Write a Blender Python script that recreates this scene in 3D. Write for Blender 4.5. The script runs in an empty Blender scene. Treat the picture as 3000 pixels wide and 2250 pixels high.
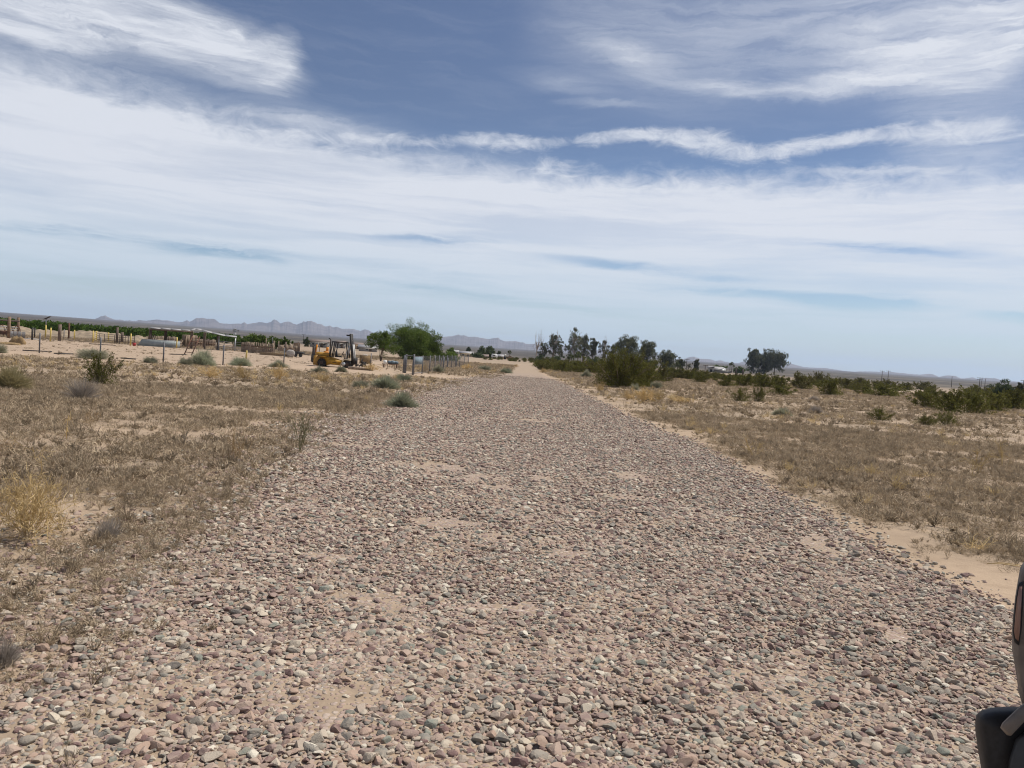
import bpy, bmesh, math, random
import numpy as np
from mathutils import Vector, Matrix
rad = math.radians
SC = bpy.context.scene
COL = SC.collection
RNG = np.random.default_rng(7)
random.seed(7)

# ------------------------------------------------------------------ camera
CAM_H = 2.0
F_PX = 2254.0                      # focal length in pixels of a 3000 px wide frame
PITCH, ROLL = math.atan(85 / F_PX), math.atan(0.067)
FWD = Vector((0, math.cos(PITCH), -math.sin(PITCH)))
UP0 = Vector((0, math.sin(PITCH), math.cos(PITCH)))
RIGHT0 = Vector((1, 0, 0))
RIGHT = RIGHT0 * math.cos(ROLL) + UP0 * math.sin(ROLL)
UP = -RIGHT0 * math.sin(ROLL) + UP0 * math.cos(ROLL)
cam_data = bpy.data.cameras.new('camera')
cam = bpy.data.objects.new('camera', cam_data)
COL.objects.link(cam)
cam_data.sensor_width = 36
cam_data.lens = 36 * F_PX / 3000
cam_data.clip_start, cam_data.clip_end = 0.05, 60000
cam.matrix_world = Matrix.Translation((0, 0, CAM_H)) @ Matrix((RIGHT, UP, -FWD)).transposed().to_4x4()
SC.camera = cam

def ray(px, py):
    return (FWD + RIGHT * ((px - 1500) / F_PX) - UP * ((py - 1125) / F_PX)).normalized()
def G(px, py, z=0.0):                       # ground point seen at a photo pixel
    d = ray(px, py)
    t = (z - CAM_H) / d.z
    return (d.x * t, d.y * t)
def hz(px):                                 # eye-level line in the photo
    return 1040 + 0.067 * (px - 1500)
def at(px, dist):                           # ground point at an azimuth and range
    d = ray(px, hz(px))
    k = dist / math.hypot(d.x, d.y)
    return (d.x * k, d.y * k)
def zat(px, py, dist):                      # height of a photo pixel at a range
    d = ray(px, py)
    return CAM_H + d.z * dist / math.hypot(d.x, d.y)
def azel(px, py):
    d = ray(px, py)
    return (math.atan2(d.x, d.y), math.asin(d.z))

# ------------------------------------------------------------------ sun, sky
SUN_AZ, SUN_EL = rad(62), rad(57)
SUN_DIR = Vector((math.sin(SUN_AZ) * math.cos(SUN_EL), math.cos(SUN_AZ) * math.cos(SUN_EL), math.sin(SUN_EL)))
sl = bpy.data.lights.new('sun', 'SUN')
sl.energy, sl.angle, sl.color = 4.9, rad(0.9), (1.0, 0.95, 0.88)
sun = bpy.data.objects.new('sun', sl)
COL.objects.link(sun)
sun.rotation_euler = (-SUN_DIR).to_track_quat('-Z', 'Y').to_euler()
SC.view_settings.view_transform = 'Standard'
SC.view_settings.look = 'None'
SC.view_settings.gamma = 1
SC.view_settings.use_curve_mapping = False
SC.view_settings.exposure = 0.06
SC.render.engine = 'CYCLES'
cy = SC.cycles
cy.use_denoising = True
cy.denoiser = 'OPENIMAGEDENOISE'
cy.denoising_input_passes = 'RGB_ALBEDO_NORMAL'
cy.denoising_prefilter = 'ACCURATE'
cy.denoising_quality = 'HIGH'
cy.max_bounces, cy.diffuse_bounces, cy.glossy_bounces = 5, 3, 2
cy.transmission_bounces, cy.transparent_max_bounces, cy.volume_bounces = 3, 8, 0
cy.sample_clamp_indirect = 4
cy.pixel_filter_type = 'BLACKMAN_HARRIS'
cy.filter_width = 1.1

class Tree:                                 # tiny node-tree writer
    def __init__(s, nt):
        s.nt = nt
    def n(s, typ, ins=None, **kw):
        nd = s.nt.nodes.new(typ)
        for k, v in kw.items():
            setattr(nd, k, v)
        for k, v in (ins or {}).items():
            sock = nd.inputs[k]
            if isinstance(v, bpy.types.NodeSocket):
                s.nt.links.new(v, sock)
            else:
                sock.default_value = v
        return nd
    def math(s, op, a, b=0.0, c=0.0, clamp=False):
        return s.n('ShaderNodeMath', {0: a, 1: b, 2: c}, operation=op, use_clamp=clamp).outputs[0]
    def rng(s, v, a, b, c=0.0, d=1.0, mode='SMOOTHSTEP'):
        return s.n('ShaderNodeMapRange', {'Value': v, 'From Min': a, 'From Max': b, 'To Min': c, 'To Max': d}, interpolation_type=mode).outputs[0]
    def mix(s, f, a, b, blend='MIX'):
        nd = s.n('ShaderNodeMix', data_type='RGBA', blend_type=blend)
        for i, v in ((0, f), (6, a), (7, b)):
            if isinstance(v, bpy.types.NodeSocket):
                s.nt.links.new(v, nd.inputs[i])
            elif i == 0:
                nd.inputs[i].default_value = v
            else:
                nd.inputs[i].default_value = (*v, 1) if len(v) == 3 else v
        return nd.outputs[2]
    def noise(s, vec, scale, detail=4, rough=0.55, dist=0.0, out=0):
        return s.n('ShaderNodeTexNoise', {'Vector': vec, 'Scale': scale, 'Detail': detail, 'Roughness': rough, 'Distortion': dist}).outputs[out]
    def mapping(s, vec, loc=(0, 0, 0), rot=(0, 0, 0), scl=(1, 1, 1), kind='POINT'):
        return s.n('ShaderNodeMapping', {'Vector': vec, 'Location': loc, 'Rotation': rot, 'Scale': scl}, vector_type=kind).outputs[0]

world = bpy.data.worlds.new('World')
SC.world = world
world.use_nodes = True
world.node_tree.nodes.clear()
W = Tree(world.node_tree)
sky = W.n('ShaderNodeTexSky', sky_type='NISHITA', sun_disc=False, sun_elevation=SUN_EL, sun_rotation=SUN_AZ,
          altitude=300, air_density=1.0, dust_density=0.6, ozone_density=3.5)
tc = W.n('ShaderNodeTexCoord').outputs['Generated']
sx = W.n('ShaderNodeSeparateXYZ', {0: tc})
az = W.math('ARCTAN2', sx.outputs[0], sx.outputs[1])
el = W.math('ARCSINE', sx.outputs[2])
P0 = W.n('ShaderNodeCombineXYZ', {0: az, 1: el, 2: 0.0}).outputs[0]
# wind-blown domain warp, so that edges fray
wn = W.noise(W.mapping(P0, scl=(7, 20, 1)), 1.0, 8, 0.66, 0.6, 1)
wv = W.n('ShaderNodeVectorMath', {0: wn, 1: (0.5, 0.5, 0.5)}, operation='SUBTRACT').outputs[0]
wv = W.n('ShaderNodeVectorMath', {0: wv, 1: (0.10, 0.036, 0)}, operation='MULTIPLY').outputs[0]
P = W.n('ShaderNodeVectorMath', {0: P0, 1: wv}, operation='ADD').outputs[0]
# (x0,y0,x1,y1,half width, strength, inner) in photo pixels (2212 wide view); cirrus strokes
K = 3000 / 2212
STROKES = [
 (-260, -70, 400, 40, 62, 1.1), (160, 12, 600, 125, 50, 1.15), (360, 85, 670, 180, 38, 1.0), (560, 105, 650, 165, 44, 0.75), (-260, -10, 330, 60, 40, 0.6),
 (-300, 85, 420, 140, 30, 0.36), (-100, 135, 520, 205, 26, 0.22), (250, 185, 900, 290, 28, 0.3), (520, 245, 880, 300, 18, 0.3),
 (-100, 245, 560, 330, 36, 0.7), (420, 275, 800, 305, 15, 0.62), (700, 285, 1000, 312, 16, 0.75), (930, 298, 1230, 312, 19, 0.85),
 (1180, 310, 1440, 290, 13, 0.95), (1340, 290, 1640, 305, 19, 0.95), (1430, 322, 1780, 338, 20, 0.75), (1600, 325, 1960, 286, 17, 1.0),
 (1850, 294, 2330, 268, 24, 1.0), (1900, 325, 2350, 320, 42, 0.5), (1700, 370, 2150, 366, 6, 0.55),
 (1130, 0, 1700, 150, 110, 0.36), (1250, 70, 1480, 180, 26, 0.35), (1440, 184, 1760, 196, 13, 0.55), (1680, 195, 1960, 160, 18, 0.6),
 (1880, 165, 2330, 70, 46, 0.75), (1500, 40, 2350, 30, 100, 0.5), (2000, 20, 2350, -40, 80, 0.6), (1750, 95, 2200, 120, 50, 0.4),
 (1100, 160, 1330, 205, 18, 0.25), (1190, 222, 1420, 232, 7, 0.3), (1900, 235, 2330, 205, 40, 0.4),
 (1130, 355, 1270, 380, 26, 0.75), (700, 340, 1300, 420, 60, 0.3), (-200, 300, 500, 380, 70, 0.35), (1250, 430, 2000, 470, 55, 0.35),
 (-100, 420, 700, 500, 34, 0.35), (600, 490, 1700, 640, 34, 0.3), (1100, 500, 1800, 560, 30, 0.3),
]
GAPS = [(-60, 478, 330, 510, 11, 0.5), (230, 510, 700, 565, 14, 0.6), (790, 508, 1080, 522, 9, 0.5), (1180, 552, 1640, 608, 10, 0.65),
        (1380, 618, 1800, 640, 10, 0.5), (1680, 648, 2070, 655, 14, 0.75), (1680, 518, 2130, 548, 9, 0.5), (2080, 684, 2400, 700, 13, 0.7),
        (640, 590, 1100, 640, 8, 0.3), (900, 620, 1400, 690, 9, 0.3), (-50, 590, 400, 620, 9, 0.25), (850, 365, 1050, 385, 14, 0.3), (1500, 380, 1900, 395, 18, 0.4)]
def stroke_sum(lst, vec):
    tot = None
    for (x0, y0, x1, y1, w, st) in lst:
        a0, e0 = azel(x0 * K, y0 * K)
        a1, e1 = azel(x1 * K, y1 * K)
        L = math.hypot(a1 - a0, e1 - e0) * 0.5
        m = W.mapping(vec, ((a0 + a1) / 2, (e0 + e1) / 2, 0), (0, 0, math.atan2(e1 - e0, a1 - a0)), (L * 1.15, w * K / F_PX * 1.5, 1), 'TEXTURE')
        ln = W.n('ShaderNodeVectorMath', {0: m}, operation='LENGTH').outputs['Value']
        v = W.rng(ln, 1.15, 0.1, 0.0, st)
        tot = v if tot is None else W.math('ADD', tot, v)
    return tot
PUFFS = [t for t in STROKES if t in set(STROKES[10:18]) or t[:2] == (1130, 355)]     # the curdled band; the rest is fibrous veil
VEILS = [t for t in STROKES if t not in PUFFS]
Pp = W.n('ShaderNodeVectorMath', {0: P0, 1: W.n('ShaderNodeVectorMath', {0: wv, 1: (0.35, 0.45, 0)}, operation='MULTIPLY').outputs[0]}, operation='ADD').outputs[0]
veils = stroke_sum(VEILS, P)
puffs = stroke_sum(PUFFS, Pp)
gaps = stroke_sum(GAPS, Pp)
elw = W.n('ShaderNodeSeparateXYZ', {0: P}).outputs[1]
fib = W.noise(W.mapping(Pp, rot=(0, 0, rad(3)), scl=(2.4, 34, 1)), 1.0, 8, 0.62, 0.25)
fib2 = W.noise(W.mapping(P, rot=(0, 0, rad(9)), scl=(7, 62, 1)), 1.0, 7, 0.64, 0.5)
fib3 = W.noise(W.mapping(P, rot=(0, 0, rad(-14)), scl=(10, 80, 1)), 1.0, 7, 0.66, 0.9)
puff = W.noise(W.mapping(P0, scl=(30, 58, 1)), 1.0, 7, 0.66, 0.8)
far_n = W.noise(W.mapping(P, rot=(0, 0, rad(5)), scl=(1.6, 5, 1)), 1.0, 7, 0.6, 0.5)
outside = W.rng(W.math('MAXIMUM', W.math('SUBTRACT', W.math('ABSOLUTE', az), 0.62), W.math('SUBTRACT', el, 0.50)), 0.0, 0.25)
other = W.math('MULTIPLY', outside, W.rng(far_n, 0.42, 0.68, 0.0, 0.7))
tex = W.rng(W.math('MULTIPLY_ADD', fib2, 0.6, W.math('MULTIPLY', fib3, 0.4)), 0.37, 0.62, 0.0, 1.0, 'LINEAR')
tot = W.math('ADD', W.math('MAXIMUM', veils, 0.0), other)
a1 = W.math('MULTIPLY', W.math('MINIMUM', tot, 1.0), W.math('MULTIPLY_ADD', tex, 0.62, 0.42))
edge = W.math('MULTIPLY', W.math('MAXIMUM', W.math('MULTIPLY', az, -1.0), 0.0), 0.06)
elw2 = W.math('ADD', W.math('SUBTRACT', elw, edge), W.math('MULTIPLY', W.math('SUBTRACT', 0.5, puff), 0.045))
sheet = W.rng(elw2, 0.252, 0.208, 0.0, 1.0)              # broad cirrostratus sheet over the lower sky
a2 = W.math('MULTIPLY', sheet, W.rng(fib, 0.34, 0.62, 0.66, 0.97))
a2 = W.math('MULTIPLY', a2, W.math('SUBTRACT', 1.0, W.math('MINIMUM', W.math('MULTIPLY', W.math('MULTIPLY', gaps, 1.5), W.rng(W.math('ADD', W.math('MULTIPLY', fib2, 0.6), W.math('MULTIPLY', fib, 0.4)), 0.40, 0.6, 1.0, 0.15)), 0.85)))
pn = W.rng(W.math('MULTIPLY_ADD', puff, 0.65, W.math('MULTIPLY', fib2, 0.35)), 0.37, 0.63, 0.0, 1.0, 'LINEAR')
a3 = W.rng(W.math('SUBTRACT', W.math('MINIMUM', puffs, 1.0), W.math('MULTIPLY', W.math('SUBTRACT', 1.0, pn), 0.62)), -0.08, 1.05, 0.0, 0.85)
inv = W.math('MULTIPLY', W.math('MULTIPLY', W.math('SUBTRACT', 1.0, a1), W.math('SUBTRACT', 1.0, a2)), W.math('SUBTRACT', 1.0, a3))
alpha = W.math('MINIMUM', W.math('MULTIPLY', W.math('SUBTRACT', 1.0, inv), 1.0), 0.93)
alpha = W.math('MAXIMUM', alpha, W.math('MULTIPLY', W.rng(fib2, 0.42, 0.75), 0.05))
low = W.rng(el, 0.0, 0.19, 1.0, 0.0)
alpha = W.math('MAXIMUM', alpha, W.math('MULTIPLY', W.math('POWER', low, 1.6), 0.8))
SKY_STRENGTH = 0.070
skyc = W.n('ShaderNodeHueSaturation', {'Hue': 0.507, 'Saturation': W.rng(el, 0.02, 0.32, 1.45, 0.98), 'Value': W.rng(el, 0.02, 0.32, 1.35, 1.0), 'Color': sky.outputs[0]}).outputs[0]
bg = W.n('ShaderNodeBackground', {'Color': skyc, 'Strength': SKY_STRENGTH})
cl = W.n('ShaderNodeBackground', {'Color': W.mix(low, (0.74, 0.77, 0.835), (0.55, 0.67, 0.77)), 'Strength': 1.0})
mx = W.n('ShaderNodeMixShader', {0: alpha, 1: bg.outputs[0], 2: cl.outputs[0]})
W.n('ShaderNodeOutputWorld', {'Surface': mx.outputs[0]})

# ------------------------------------------------------------------ helpers
def tag(o, label=None, cat=None, group=None, kind=None):
    for k, v in (('label', label), ('category', cat), ('group', group), ('kind', kind)):
        if v:
            o[k] = v
    return o
def link_mesh(name, me, mat=None, parent=None, loc=None):
    o = bpy.data.objects.new(name, me)
    COL.objects.link(o)
    if mat is not None and not me.materials:
        me.materials.append(mat)
    if parent is not None:
        o.parent = parent
    if loc is not None:
        o.location = loc
    return o
def empty(name, label, cat, loc, rz=0.0, group=None):
    o = bpy.data.objects.new(name, None)
    COL.objects.link(o)
    o.empty_display_size = 0.2
    o.location = (loc[0], loc[1], loc[2] if len(loc) > 2 else 0)
    o.rotation_euler = (0, 0, rz)
    return tag(o, label, cat, group)
def copy_tree(o, parent=None):
    c = o.copy()
    COL.objects.link(c)
    if parent is not None:
        c.parent = parent
    for ch in list(o.children):
        copy_tree(ch, c)
    return c
def mesh_np(name, V, F, smooth=False):      # V (n,3); F: list of (m,k) index arrays
    me = bpy.data.meshes.new(name)
    V = np.asarray(V, np.float32)
    me.vertices.add(len(V))
    me.vertices.foreach_set('co', V.ravel())
    F = [np.asarray(f, np.int32) for f in F if len(f)]
    loops = np.concatenate([f.ravel() for f in F])
    sizes = np.concatenate([np.full(len(f), f.shape[1], np.int32) for f in F])
    me.loops.add(len(loops))
    me.loops.foreach_set('vertex_index', loops)
    me.polygons.add(len(sizes))
    me.polygons.foreach_set('loop_start', np.concatenate(([0], np.cumsum(sizes)[:-1])).astype(np.int32))
    me.polygons.foreach_set('loop_total', sizes)
    if smooth:
        me.polygons.foreach_set('use_smooth', np.ones(len(sizes), bool))
    me.update(calc_edges=True)
    me.validate()
    return me
class MB:                                   # collects shapes into ONE mesh
    def __init__(s):
        s.v, s.q, s.t, s.n = [], [], [], 0
    def add(s, V, Q=None, T=None):
        V = np.asarray(V, float).reshape(-1, 3)
        if Q is not None and len(Q):
            s.q.append(np.asarray(Q) + s.n)
        if T is not None and len(T):
            s.t.append(np.asarray(T) + s.n)
        s.v.append(V)
        s.n += len(V)
        return s
    BQ = [(0, 1, 3, 2), (4, 6, 7, 5), (0, 4, 5, 1), (2, 3, 7, 6), (0, 2, 6, 4), (1, 5, 7, 3)]
    def box(s, c, d, rz=0.0):
        x, y, z = np.array(d) / 2
        V = np.array([(a, b, e) for a in (-x, x) for b in (-y, y) for e in (-z, z)])
        if rz:
            cs, sn = math.cos(rz), math.sin(rz)
            V = np.stack([V[:, 0] * cs - V[:, 1] * sn, V[:, 0] * sn + V[:, 1] * cs, V[:, 2]], 1)
        return s.add(V + np.array(c), s.BQ)
    def beam(s, a, b, w, h):                # rectangular bar between two points
        a, b = np.array(a, float), np.array(b, float)
        d = b - a
        d /= np.linalg.norm(d)
        up = np.array((0, 0, 1.0)) if abs(d[2]) < 0.9 else np.array((0, 1.0, 0))
        u = np.cross(d, up); u /= np.linalg.norm(u)
        v = np.cross(u, d)
        V = [p + u * w / 2 * i + v * h / 2 * j for p in (a, b) for i in (-1, 1) for j in (-1, 1)]
        return s.add(V, s.BQ)
    def tube(s, pts, rr, n=6, cap=True):
        pts = np.asarray(pts, float)
        rr = np.broadcast_to(np.asarray(rr, float), (len(pts),))
        tg = np.gradient(pts, axis=0)
        tg /= np.linalg.norm(tg, axis=1)[:, None] + 1e-9
        ref = np.array((0.31, 0.95, 0.02)) if abs(tg[0][1]) < 0.8 else np.array((1.0, 0.1, 0))
        u = np.cross(tg, ref); u /= np.linalg.norm(u, axis=1)[:, None] + 1e-9
        v = np.cross(tg, u)
        a = np.arange(n) / n * 2 * math.pi
        V = (pts[:, None] + (u[:, None] * np.cos(a)[None, :, None] + v[:, None] * np.sin(a)[None, :, None]) * rr[:, None, None])
        k = len(pts)
        Q = [(i * n + j, i * n + (j + 1) % n, (i + 1) * n + (j + 1) % n, (i + 1) * n + j) for i in range(k - 1) for j in range(n)]
        V = V.reshape(-1, 3)
        T = []
        if cap:
            V = np.concatenate([V, pts[:1], pts[-1:]])
            T = [(j, k * n, (j + 1) % n) for j in range(n)] + [((k - 1) * n + j, (k - 1) * n + (j + 1) % n, k * n + 1) for j in range(n)]
        return s.add(V, Q, T)
    def prism(s, prof, y0, y1):             # closed outline in x,z extruded along y (convex)
        n = len(prof)
        V = [(x, y0, z) for x, z in prof] + [(x, y1, z) for x, z in prof]
        Q = [(i, (i + 1) % n, n + (i + 1) % n, n + i) for i in range(n)]
        T = [(0, i + 1, i) for i in range(1, n - 1)] + [(n, n + i, n + i + 1) for i in range(1, n - 1)]
        return s.add(V, Q, T)
    def mesh(s, name, smooth=False):
        F = []
        if s.q: F.append(np.concatenate(s.q))
        if s.t: F.append(np.concatenate(s.t))
        return mesh_np(name, np.concatenate(s.v), F, smooth)
    def build(s, name, mat, parent=None, loc=None, smooth=False):
        return link_mesh(name, s.mesh(name, smooth), mat, parent, loc)

def ribbons(P, w, rng, flat=0.0):           # P (n,k,3) blade spines, w (k,) or (n,k) widths -> V, Q
    n, k, _ = P.shape
    d = P[:, -1] - P[:, 0]
    r = rng.normal(size=(n, 3))
    s = np.cross(d, r)
    s /= np.linalg.norm(s, axis=1)[:, None] + 1e-9
    w = np.broadcast_to(w, (n, k))
    V = np.stack([P - s[:, None] * w[..., None] / 2, P + s[:, None] * w[..., None] / 2], 2).reshape(-1, 3)
    b = (np.arange(n) * k * 2)[:, None] + (np.arange(k - 1) * 2)[None]
    b = b.ravel()
    Q = np.stack([b, b + 1, b + 3, b + 2], 1)
    return V, Q
def leaf_quads(C, size, aspect, rng, droop=0.0):
    n = len(C)
    a = rng.normal(size=(n, 3))
    if droop:
        a = a * (1 - droop) + np.array((0, 0, -1.6)) * droop
    a /= np.linalg.norm(a, axis=1)[:, None]
    b = np.cross(a, rng.normal(size=(n, 3)))
    b /= np.linalg.norm(b, axis=1)[:, None] + 1e-9
    sz = size * rng.uniform(0.6, 1.4, (n, 1))
    a, b = a * sz, b * sz * aspect
    V = np.stack([C - a * 0.5, C + b * 0.5, C + a * 0.5, C - b * 0.5], 1).reshape(-1, 3)
    return V, np.arange(n * 4).reshape(-1, 4)

def h2(x, y, s):
    v = np.sin(x * 127.1 + y * 311.7 + s * 74.7) * 43758.5453
    return v - np.floor(v)
def vnoise(x, y, s=0):
    xi, yi = np.floor(x), np.floor(y)
    fx, fy = x - xi, y - yi
    fx, fy = fx * fx * (3 - 2 * fx), fy * fy * (3 - 2 * fy)
    a, b, c, d = h2(xi, yi, s), h2(xi + 1, yi, s), h2(xi, yi + 1, s), h2(xi + 1, yi + 1, s)
    return (a * (1 - fx) + b * fx) * (1 - fy) + (c * (1 - fx) + d * fx) * fy
def fbm(x, y, s=0, o=4):
    t, amp, f, nrm = 0, 1, 1, 0
    for i in range(o):
        t = t + amp * vnoise(x * f + i * 17.3, y * f - i * 9.1, s + i)
        nrm += amp
        amp *= 0.55
        f *= 2.03
    return t / nrm
def sstep(a, b, x):
    t = np.clip((x - a) / (b - a), 0, 1)
    return t * t * (3 - 2 * t)

# ------------------------------------------------------------------ materials
def mat_new(name):
    m = bpy.data.materials.new(name)
    m.use_nodes = True
    m.node_tree.nodes.clear()
    return m, Tree(m.node_tree)
def finish(T, m, color, rough=0.85, bump=None, bstr=0.3, bdist=0.01, metal=0.0, spec=0.3):
    ins = {'Base Color': color if isinstance(color, bpy.types.NodeSocket) else (*color, 1), 'Roughness': rough, 'Metallic': metal, 'Specular IOR Level': spec}
    if bump is not None:
        ins['Normal'] = T.n('ShaderNodeBump', {'Height': bump, 'Strength': bstr, 'Distance': bdist}).outputs[0]
    b = T.n('ShaderNodeBsdfPrincipled', ins)
    T.n('ShaderNodeOutputMaterial', {'Surface': b.outputs[0]})
    return m
def plain(name, c1, c2=None, scale=6.0, rough=0.8, metal=0.0, stretch=(1, 1, 1), spec=0.3, bstr=0.2, bdist=0.01, var=0.0):
    m, T = mat_new(name)
    co = T.mapping(T.n('ShaderNodeTexCoord').outputs['Object'], scl=stretch)
    n = T.noise(co, scale, 6, 0.62)
    col = T.mix(T.rng(n, 0.35, 0.68), c1, c2 or tuple(v * 0.7 for v in c1))
    if var:
        r = T.n('ShaderNodeObjectInfo').outputs['Random']
        col = T.mix(1.0, col, T.n('ShaderNodeCombineColor', {0: (k := T.rng(r, 0, 1, 1 - var, 1 + var, 'LINEAR')), 1: k, 2: k}).outputs[0], 'MULTIPLY')
    return finish(T, m, col, rough, n, bstr, bdist, metal, spec)
def foliage(name, c1, c2, scale=3.0, trans=0.3, var=0.2):
    m, T = mat_new(name)
    tcn = T.n('ShaderNodeTexCoord').outputs['Object']
    n = T.noise(tcn, scale, 3, 0.6)
    fine = T.n('ShaderNodeNewGeometry').outputs['Random Per Island']
    f = T.math('MULTIPLY_ADD', fine, 0.6, T.math('MULTIPLY', T.rng(n, 0.3, 0.7), 0.4))
    col = T.mix(f, c1, c2)
    r = T.n('ShaderNodeObjectInfo').outputs['Random']
    k = T.rng(r, 0, 1, 1 - var, 1 + var, 'LINEAR')
    col = T.mix(1.0, col, T.n('ShaderNodeCombineColor', {0: k, 1: k, 2: k}).outputs[0], 'MULTIPLY')
    d = T.n('ShaderNodeBsdfDiffuse', {'Color': col})
    t = T.n('ShaderNodeBsdfTranslucent', {'Color': col})
    mxs = T.n('ShaderNodeMixShader', {0: trans, 1: d.outputs[0], 2: t.outputs[0]})
    T.n('ShaderNodeOutputMaterial', {'Surface': mxs.outputs[0]})
    return m
SAND1, SAND2 = (0.43, 0.32, 0.22), (0.345, 0.256, 0.175)
M = {}
M['creosote'] = foliage('creosote_leaves', (0.078, 0.08, 0.02), (0.175, 0.168, 0.052), 4)
M['creosote_far'] = foliage('creosote_leaves_far', (0.085, 0.08, 0.03), (0.155, 0.145, 0.055), 3)
M['salt'] = foliage('saltbush_leaves', (0.2, 0.2, 0.135), (0.35, 0.335, 0.24), 4)
M['saltgreen'] = foliage('green_saltbush_leaves', (0.235, 0.25, 0.165), (0.38, 0.39, 0.275), 4)
M['paleolive'] = foliage('pale_olive_twigs', (0.24, 0.2, 0.10), (0.37, 0.32, 0.18), 4)
M['greytwig'] = foliage('grey_twigs', (0.27, 0.23, 0.19), (0.46, 0.40, 0.34), 5)
M['straw'] = foliage('straw_stems', (0.47, 0.345, 0.165), (0.72, 0.56, 0.31), 5, 0.25)
M['tan'] = foliage('tan_stems', (0.36, 0.25, 0.13), (0.56, 0.41, 0.24), 5, 0.25)
M['wiry'] = foliage('wiry_green_stems', (0.2, 0.19, 0.10), (0.33, 0.31, 0.18), 5)
M['drygrass'] = foliage('dry_grass_blades', (0.235, 0.182, 0.122), (0.53, 0.425, 0.295), 5, 0.25, 0.3)
M['mesquite'] = foliage('mesquite_leaves', (0.055, 0.088, 0.019), (0.15, 0.2, 0.052), 1.2)
M['euc'] = foliage('eucalyptus_leaves', (0.055, 0.062, 0.036), (0.165, 0.17, 0.105), 0.4)
M['euclight'] = foliage('pale_eucalyptus_leaves', (0.085, 0.085, 0.06), (0.17, 0.165, 0.12), 0.4)
M['palm'] = foliage('palm_fronds', (0.05, 0.065, 0.025), (0.12, 0.13, 0.05), 0.8)
M['crop'] = foliage('crop_leaves', (0.045, 0.085, 0.014), (0.11, 0.165, 0.038), 0.3)
M['shrub'] = foliage('shrub_leaves', (0.055, 0.075, 0.035), (0.12, 0.145, 0.07), 0.6)
M['bark'] = plain('bark', (0.17, 0.13, 0.10), (0.08, 0.06, 0.05), 8, 0.95, stretch=(1, 1, 0.2))
M['palebark'] = plain('pale_bark', (0.36, 0.30, 0.25), (0.2, 0.16, 0.13), 2, 0.9, stretch=(1, 1, 0.2))
M['stem'] = plain('stem', (0.19, 0.15, 0.115), (0.10, 0.08, 0.065), 14, 0.95)
M['oldwood'] = plain('weathered_wood', (0.20, 0.15, 0.115), (0.09, 0.065, 0.05), 5, 0.9, stretch=(3, 3, 0.4), var=0.25)
M['lightwood'] = plain('pale_wood', (0.33, 0.25, 0.18), (0.18, 0.135, 0.095), 5, 0.9, stretch=(3, 3, 0.5), var=0.25)
M['plank'] = plain('brown_plank', (0.24, 0.16, 0.105), (0.12, 0.082, 0.056), 4, 0.9, stretch=(0.4, 3, 3), var=0.28)
M['yellowpost'] = plain('yellow_paint', (0.62, 0.47, 0.12), (0.45, 0.34, 0.10), 5, 0.6)
M['galv'] = plain('galvanised_steel', (0.46, 0.47, 0.48), (0.32, 0.33, 0.34), 3, 0.45, 0.55)
M['post_steel'] = plain('grey_steel_post', (0.16, 0.16, 0.168), (0.09, 0.09, 0.095), 6, 0.6, 0.0)
M['trough'] = plain('dull_galvanised_sheet', (0.33, 0.37, 0.37), (0.24, 0.27, 0.28), 1.6, 0.55, 0.2)
M['roofmetal'] = plain('white_sheet_roof', (0.38, 0.37, 0.36), (0.22, 0.2, 0.19), 1.5, 0.5)
M['greymetal'] = plain('grey_sheet_metal', (0.24, 0.23, 0.23), (0.15, 0.145, 0.14), 2.5, 0.6, 0.1, var=0.2)
M['rust'] = plain('rusty_steel', (0.16, 0.075, 0.045), (0.07, 0.04, 0.03), 6, 0.85)
M['dark'] = plain('dark_steel', (0.04, 0.036, 0.034), (0.022, 0.02, 0.02), 6, 0.6)
M['darkbrown'] = plain('dark_brown_steel', (0.085, 0.062, 0.05), (0.045, 0.035, 0.03), 5, 0.7)
M['rubber'] = plain('tyre_rubber', (0.022, 0.022, 0.022), (0.04, 0.037, 0.033), 8, 0.9)
M['machine'] = plain('yellow_machine_paint', (0.54, 0.29, 0.03), (0.33, 0.17, 0.03), 3.2, 0.5)
M['machine_cream'] = plain('faded_cream_paint', (0.62, 0.53, 0.38), (0.45, 0.36, 0.24), 4, 0.6)
M['orange'] = plain('orange_machine_paint', (0.66, 0.25, 0.02), (0.5, 0.17, 0.02), 3, 0.5)
M['white'] = plain('white_paint', (0.76, 0.76, 0.73), (0.6, 0.59, 0.56), 2, 0.6)
M['cream'] = plain('cream_wall', (0.6, 0.48, 0.31), (0.52, 0.4, 0.26), 1, 0.8)
M['tanwall'] = plain('tan_wall', (0.45, 0.32, 0.2), (0.38, 0.27, 0.17), 1, 0.8)
M['greywall'] = plain('grey_wall', (0.38, 0.36, 0.33), (0.3, 0.28, 0.26), 1, 0.8)
M['brownroof'] = plain('brown_roof', (0.22, 0.17, 0.14), (0.16, 0.12, 0.10), 2, 0.85)
M['pane'] = plain('dark_pane', (0.03, 0.035, 0.04), (0.05, 0.055, 0.06), 1, 0.15, spec=0.5)
M['hay'] = plain('hay', (0.31, 0.21, 0.10), (0.18, 0.12, 0.06), 9, 0.95, bstr=0.8, bdist=0.05)
M['red'] = plain('red_plastic', (0.4, 0.035, 0.035), (0.28, 0.03, 0.03), 5, 0.5)
M['blue'] = plain('faded_blue_cloth', (0.19, 0.25, 0.28), (0.13, 0.17, 0.20), 5, 0.8)
M['seat'] = plain('black_vinyl', (0.05, 0.055, 0.06), (0.03, 0.03, 0.035), 8, 0.55)
M['concrete'] = plain('concrete', (0.42, 0.38, 0.34), (0.32, 0.29, 0.26), 6, 0.9)
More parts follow.
